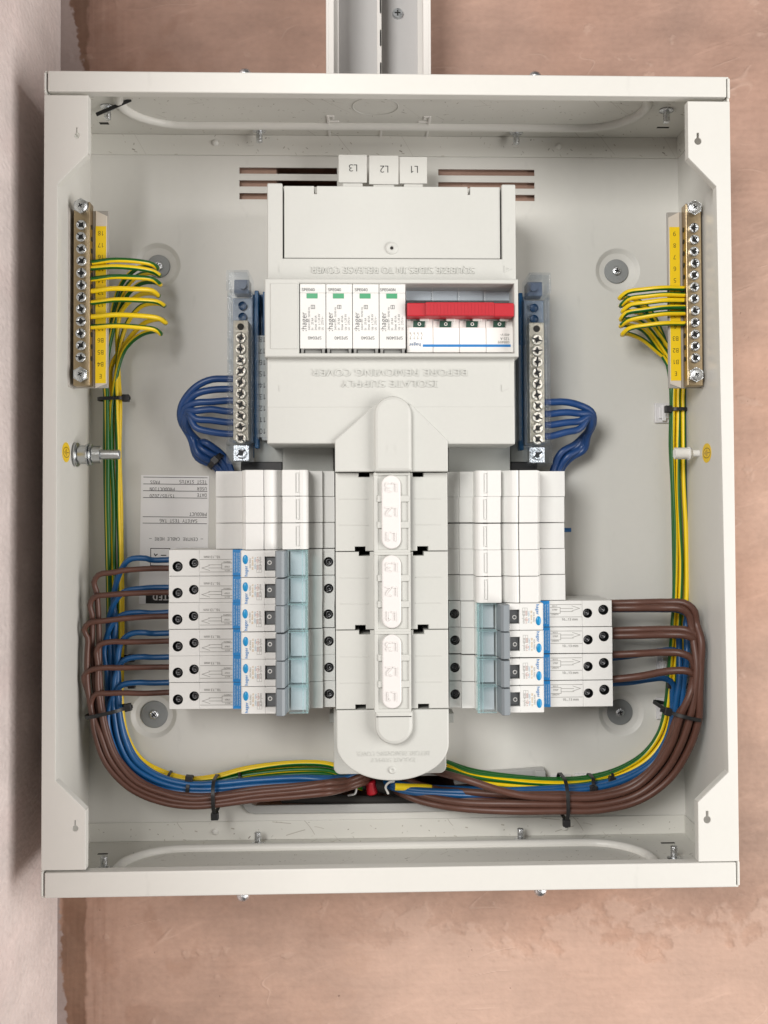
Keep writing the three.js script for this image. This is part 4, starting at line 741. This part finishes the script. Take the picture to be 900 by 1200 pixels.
// left line and neutral tails
const blL = bundleLine([[-202.6, -61.9, 24], [-203.2, -81.6, 24], [-202.5, -100, 24], [-201.9, -118.3, 24], [-200, -136.7, 24], [-199.4, -152, 24], [-198.1, -167.3, 24], [-194.4, -185.6, 24], [-185.3, -201.5, 24], [-168.8, -212.7, 24], [-147.5, -218.5, 24], [-125.5, -218.7, 24], [-96.8, -216.7, 24], [-66.1, -215.8, 24], [-44.6, -216.1, 24], [-33.2, -218.5, 10], [-23.2, -217.4, 2], [-16.8, -220.1, -14]]);
const brL = bundleLine([[-211.7, -66.2, 34], [-211, -84.4, 34], [-211.6, -101.9, 34], [-211.5, -120, 34], [-210.9, -141.1, 34], [-208.4, -161.7, 34], [-205.4, -177.3, 34], [-197.5, -196.1, 34], [-182.5, -212.5, 34], [-162.1, -222.3, 34], [-141, -226.2, 34], [-124.1, -225.2, 34], [-95.8, -222, 34], [-65.5, -219.4, 34], [-44.3, -217.2, 34], [-30.6, -220.5, 12], [-20.6, -218.9, 4], [-14.2, -221.4, -14]]);
const tailY = { blue: [-54.7, -74.6, -92.4, -107.3, -124.4, -142.7], brown: [-60.7, -77.8, -94.8, -112.5, -131, -149] };
const slotsBl = [[4.3, -2.2], [0, -2.2], [-4.3, -2.2], [4.3, 2.2], [0, 2.2], [-4.3, 2.2]], slotsBr = [[4, -2.2], [0, -2.2], [-3.6, 2.2], [4, 2.2], [-3.6, -2.2], [0, 2.2]];
for (let i = 0; i < 6; i++) {
  const xt = -157.3, yb = tailY.blue[i], b = along(blL, slotsBl[i][0] + jit(0.3), slotsBl[i][1], 0.5), kx = b[0].x + 14 - slotsBl[i][0] * 0.3;
  const dip = [3, -1.2, 0.8, 1.6, 1.6, 1.6][i];
  const pts = [[xt + 14, yb, 27], [xt, yb, 27], [xt - 14, yb - 0.2 + jit(0.3), 28], [kx + 12, yb + dip * 0.35, 29], [kx, yb + dip * 0.55 - 1.5, 28.5], [kx - 7, yb + dip * 0.5 - 8, 27]];
  for (const q of b) if (q.y < pts.at(-1)[1] - 9 || q.y < -190) pts.push(q.toArray());
  wire('neutral_tail', pts, 2.1, M.blueCable, `blue tail entering the ${ORD[i]} breaker from the top of the left row`, 'blue tails of the left breakers');
  const yn = tailY.brown[i], c = along(brL, slotsBr[i][0] + jit(0.3), slotsBr[i][1], 0.8), kl = Math.min(c[0].x, c[1].x) - [1.6, 0.4, 0.9, 0.2, 0.8, 0][i];
  const lift = [-2.6, -1, -2.4, 0.5, 1.0, 1.5][i];
  const pt = [[xt + 14, yn, 31], [xt, yn, 31], [xt - 16, yn + jit(0.3), 33], [xt - 34, yn + lift * 0.5, 36], [kl + 13, yn + lift * 0.8, 37], [kl + 3, yn + lift - 1.6, 37], [kl - 0.4, yn + lift - 7, 36], [kl + 1, yn - 15, 35]];
  for (const q of c) if (q.y < pt.at(-1)[1] - 9 || q.y < -190) pt.push(q.toArray());
  wire('line_tail', pt, 2.0, M.brown, `brown tail entering the ${ORD[i]} breaker from the top of the left row`, 'brown tails of the left breakers');
}
// right tails
const blR = bundleLine([[215.7, -89, 30], [214.9, -105.7, 30], [213.4, -124.3, 30], [211.9, -143.1, 28], [210.4, -160.1, 26], [209, -174.7, 24], [203.7, -191.4, 24], [191, -207.4, 24], [169.6, -218.2, 24], [144.5, -223.4, 24], [124.5, -224.4, 24], [88.4, -225.2, 24], [57.9, -226.3, 18], [33.3, -226.3, 12], [15.9, -225.9, 8], [4.7, -224.7, 2], [-2.6, -226.1, -14]]);
const brR = bundleLine([[213.2, -94.8, 60], [213, -111.5, 60], [212.2, -129.3, 60], [210.7, -148.3, 60], [207.9, -165, 59], [202.8, -185.2, 53], [192.7, -206.7, 45], [174.2, -222.2, 40], [147.6, -229, 38], [121.9, -229.3, 38], [86.9, -229.9, 34], [54.2, -230.3, 24], [36.3, -230.2, 14], [22.2, -228.5, 8], [11.1, -225.4, 2], [3.9, -226.2, -14]]);
const brR2 = bundleLine([[213.2, -94.8, 60], [213, -111.5, 60], [212.2, -129.3, 60], [210.7, -148.3, 60], [207.9, -165, 59], [202.8, -185.2, 53], [192.7, -206.7, 45], [174.2, -222.2, 40], [147.6, -229, 38], [121.9, -229.3, 38], [95.6, -227.7, 38], [77, -223.3, 40], [53.3, -217.3, 34], [34.2, -215.5, 18], [22.6, -214.9, 2], [15.6, -215.4, -14]]);
const rt = [[-87.5, 0, 6.2, 2.9, 0], [-90.9, 0, 0, 3.1, 1], [-107.1, 1, 6.2, -2.9, 2], [-110.8, 1, 0, -3, 3], [-124.3, 2, -6.2, 2.9, 4], [-142, 3, -6.2, -2.9, 5]];
rt.forEach(([y, row, u, w, k]) => {
  const xt = 159, c = along(k === 4 ? brR2 : brR, u + jit(0.3), w, 0.75, 0.42), rise = [2.2, 2.0, 2.8, 3.2, 4.0, 9.6][k], corner = [215, 212, 216.6, 215.9, 213.4, 216.8][k] - 1.5;
  const pts = [[xt - 14, y, 36], [xt, y, 36], [xt + 18, y + rise * 0.3, 41 + (k % 2) * 2], [corner - 20, y + rise * 0.9, 54 + (k % 2) * 3], [corner - 8, y + rise - 0.2, 60 + (k % 2) * 2], [corner - 1.6, y + rise - 5, 61], [corner, y + rise - 14, 60]];
  for (const q of c) if (q.y < pts.at(-1)[1] - 12 || q.y < -200) pts.push(q.toArray());
  const pair = [0, 2].includes(k) ? 'upper of the two brown tails' : [1, 3].includes(k) ? 'lower of the two brown tails' : 'single brown tail';
  wire('line_tail', pts, 2.65, M.brown, `${pair} at the ${ORD[row]} breaker from the top, right row`, 'brown tails of the right breakers');
});
for (let i = 0; i < 4; i++) {
  const xt = 161.8, y = [-92.9, -110.9, -128.3, -146.9][i], b = along(blR, [2.3, -2.3, 2.3, -2.3][i], [2.3, 2.3, -2.3, -2.3][i], 0.5), corner = b[1].x - [0, 1, 3, 6][i];
  const up = [0, 2, 6, 4][i], pts = [[xt - 14, y, 24], [xt, y, 24], [xt + 16, y + up * 0.3, 25], [corner - 18, y + up * 0.8, 27], [corner - 7, y + up, 28], [corner - 0.6, y + up - 4, 27.5], [corner, y + up - 11, 26]];
  for (const q of b) if (q.y < pts.at(-1)[1] - 9 || q.y < -195) pts.push(q.toArray());
  wire('neutral_tail', pts, 2.3, M.blueCable, `blue tail behind the brown at the ${ORD[i]} breaker from the top, right row`, 'blue tails of the right breakers');
}
// odds and ends at the cable entry and behind the devices
solo('yellow_sleeve', tube([[3.9, -223.3, 10], [14.5, -223.8, 10], [24.6, -224.2, 10], [32.4, -225.7, 7]], 2.7, 20, 12), M.yellow, 'short thick yellow sleeved end under the rounded end cap', 'sleeve');
solo('red_tape', ring(0, 0, 0, [[0, -5], [4.6, -5], [5.1, -4], [4.9, 0], [5.2, 4], [4.4, 5.4], [0, 5.4]], 20).scale(0.8, 1, 1).rotateX(PI / 2).rotateZ(0.2).translate(-13.7, -228, -8), M.red, 'red taped bundle deep in the cable entry under the end cap', 'tape');
solo('grey_sheath_end', tube([[-1.1, -230.1, 3], [-3, -224.5, 5], [-0.4, -221.1, 6], [3.4, -221.1, 4]], 0.9, 20, 8), M.white, 'frayed white sheath end beside the yellow sleeve', 'cable end');
solo('grey_sheath_end', tube([[-30.7, -221.4, 6], [-25.1, -224.6, 6], [-25.7, -229.2, 5], [-30.8, -231.2, 2]], 0.8, 20, 8), M.trunkGrey, 'frayed pale sheath end where the left brown tails enter', 'cable end');
solo('black_sheath', [tube([[-80.6, -234, -4], [-55.2, -235.5, -6], [-29.7, -237.6, -8], [-4.1, -238.6, -8], [28.1, -238.4, -8]], 4, 40, 12), tube([[-36.1, -224.2, -8], [-10.4, -227.4, -12], [15.3, -233.6, -10]], 5, 30, 12)], M.dark, 'black cable sheath lying in the cable entry slot', 'cable');
solo('blue_wire_end', tube([[124.9, -34.7, 20], [130.6, -34.8, 20], [133.8, -34.8, 20]], 1.6, 12, 10), M.blueCable, 'cut blue wire end poking out beside the right blanks', 'wire');
solo('tie_offcut', box(-13, 13, -1.3, 1.3, -0.6, 0.6, 0.5).rotateZ(0.42).translate(-189, H2 - 4, 70).translate(0, -2.5, 0), M.black, 'black cable tie offcut lying on the top plate near the left corner', 'offcut');

// ---------------------------------------------------------------- cable ties and their stick-on mounts
function cableTie(label, [x, y, z], ang, half, z0, z1, head, opts = {}) {
  // ang: run of the cables; half: half the width across them; head: -1, 0 or 1 places the lock at that side
  const T = new THREE.Vector3(Math.cos(ang), Math.sin(ang), 0), N = new THREE.Vector3(-T.y, T.x, 0), B = new THREE.Matrix4().makeBasis(N, new THREE.Vector3(0, 0, 1), T).setPosition(x, y, 0);
  const th = 0.9, bw = opts.band ?? 2.6, r = Math.min((z1 - z0) / 2, half) * 0.85;
  const s = roundRect(-half - th, half + th, z0 - th, z1 + th, r + th); s.holes.push(roundRect(-half, half, z0, z1, r, THREE.Path));
  const t = thing('cable_tie', label, 'cable tie', [x, y, z0]);
  part('band', extr(s, -bw / 2, bw / 2, 0.2, 8).applyMatrix4(B), M.black, t);
  const hx = head * (half + 1.6), hz = head ? z1 - r * 0.7 : z1 + 1.2;
  part('lock', box(hx - 2.6, hx + 2.6, hz - 2.2, hz + 2.2, -2.7, 2.7, 0.7).applyMatrix4(B), M.black, t);
  if (opts.tail) part('tail', box(hx + (head || 1) * 1.5, hx + (head || 1) * (1.5 + opts.tail), hz - 0.6, hz + 0.6, -1.2, 1.2, 0.4).applyMatrix4(B), M.black, t);
  return t;
}
function tieMount(label, x, y, w, h) { const t = thing('tie_mount', label, 'tie mount', [x, y, 2]); part('pad', box(x - w / 2, x + w / 2, y - h / 2, y + h / 2, 2.1, 4.4, 0.6), mat([0.66, 0.65, 0.66], 0.35), t); part('saddle', [box(x - w * 0.3, x + w * 0.3, y - h * 0.3, y + h * 0.3, 4.2, 6.4, 0.8), box(x - w * 0.12, x + w * 0.12, y - h * 0.42, y + h * 0.42, 4.2, 7, 0.6)], mat([0.72, 0.71, 0.72], 0.3), t); }
cableTie('black cable tie round the left earth wires just below their bar', [-203.3, 63, 12], -PI / 2 + 0.03, 9.2, 7.5, 17.5, 1, { tail: 2 });
cableTie('black cable tie slanting over the left brown and blue tails beside the lower washer', [-202.2, -162.5, 30], -PI / 2 + 0.22, 14.5, 17, 40, 1, { tail: 2 });
cableTie('small black tie lock behind the fifth blue tail of the left row', [-196.8, -126.5, 14], -PI / 2, 7, 8, 19, 1, { tail: 1 });
cableTie('small black tie lock behind the sixth blue tail of the left row', [-196.2, -145.7, 14], -PI / 2, 7, 8, 19, 1, { tail: 1 });
cableTie('black cable tie round all left tails in the bottom run', [-125.5, -223.6, 24], 0.03, 11.6, 7, 39.5, -1);
cableTie('black cable tie round the left blue tails in the bottom run', [-145.1, -218.9, 20], -0.1, 5.6, 8, 29, 1);
cableTie('short black tie round the left earth wires where they come out of the bend', [-161.8, -214.8, 16], -0.35, 4.6, 6, 20, 0, { band: 2 });
cableTie('small black tie at the left end of the cable entry', [-109.3, -216.3, 11], 0.1, 5.2, 6, 16.5, 0, { band: 2 });
cableTie('black cable tie bundling the left dark blue neutral wires', [-125.7, 16.9, 18], -0.78, 6.6, 10, 26, 0, { band: 4 });
cableTie('black cable tie round the right earth wires below their bar', [215.7, 54.4, 14], -PI / 2, 6.2, 9, 20, -1, { tail: 1 });
cableTie('black cable tie slanting over the right brown tails beside the lower washer', [205.7, -164.3, 50], -PI / 2 - 0.24, 11.6, 11, 67, -1, { tail: 4 });
cableTie('long black cable tie round all right tails in the bottom run', [125, -227.6, 26], PI + 0.02, 14.2, 7, 46.5, 1, { tail: 2 });
cableTie('black cable tie round the right earth and blue tails in the bottom run', [146.6, -221.7, 20], PI - 0.1, 6.4, 8, 29, 0);
cableTie('small black cable tie round the right earth wires near the bend', [162, -217.6, 16], PI - 0.3, 4.4, 8, 20, 0, { band: 2 });
cableTie('black tie behind the lowest blue tail of the right row', [212.4, -148.7, 24], -PI / 2 - 0.1, 6, 17, 30, -1);
tieMount('white stick-on tie mount beside the right earth wires', 207.9, 52.9, 13, 15);
tieMount('clear stick-on tie mount beside the slanting right tie', 204.8, -169.2, 9, 16);
tieMount('clear stick-on tie mount at the upper end of the right bend', 205.2, -137.3, 9, 14);
tieMount('white stick-on tie mount above the right bottom run, nearest the bend', 162.4, -222.1, 15, 12);
tieMount('white stick-on tie mount above the right bottom run, middle of three', 146.3, -222.5, 16, 11);
tieMount('white stick-on tie mount above the right bottom run, nearest the grey strip', 127.8, -222.9, 16, 10);
tieMount('white stick-on tie mount above the left bottom run', -147.8, -217.5, 38, 7);
solo('grommet_strip', [box(-34, 34, -4, 4, 2.2, 9, 1.2).rotateZ(0.055).translate(81.3, -217.1, 0), box(-4, 4, -5, 5, 2.2, 12, 1).rotateZ(0.03).translate(111.3, -217.5, 0)], mat([0.66, 0.655, 0.64], 0.3, 0, { transmission: 0.5, thickness: 0 }), 'translucent grey grommet strip lifted over the right of the cable entry', 'grommet');

scene.traverse((o) => { if (o.isMesh) o.castShadow = o.receiveShadow = true; });
renderer.render(scene, camera);
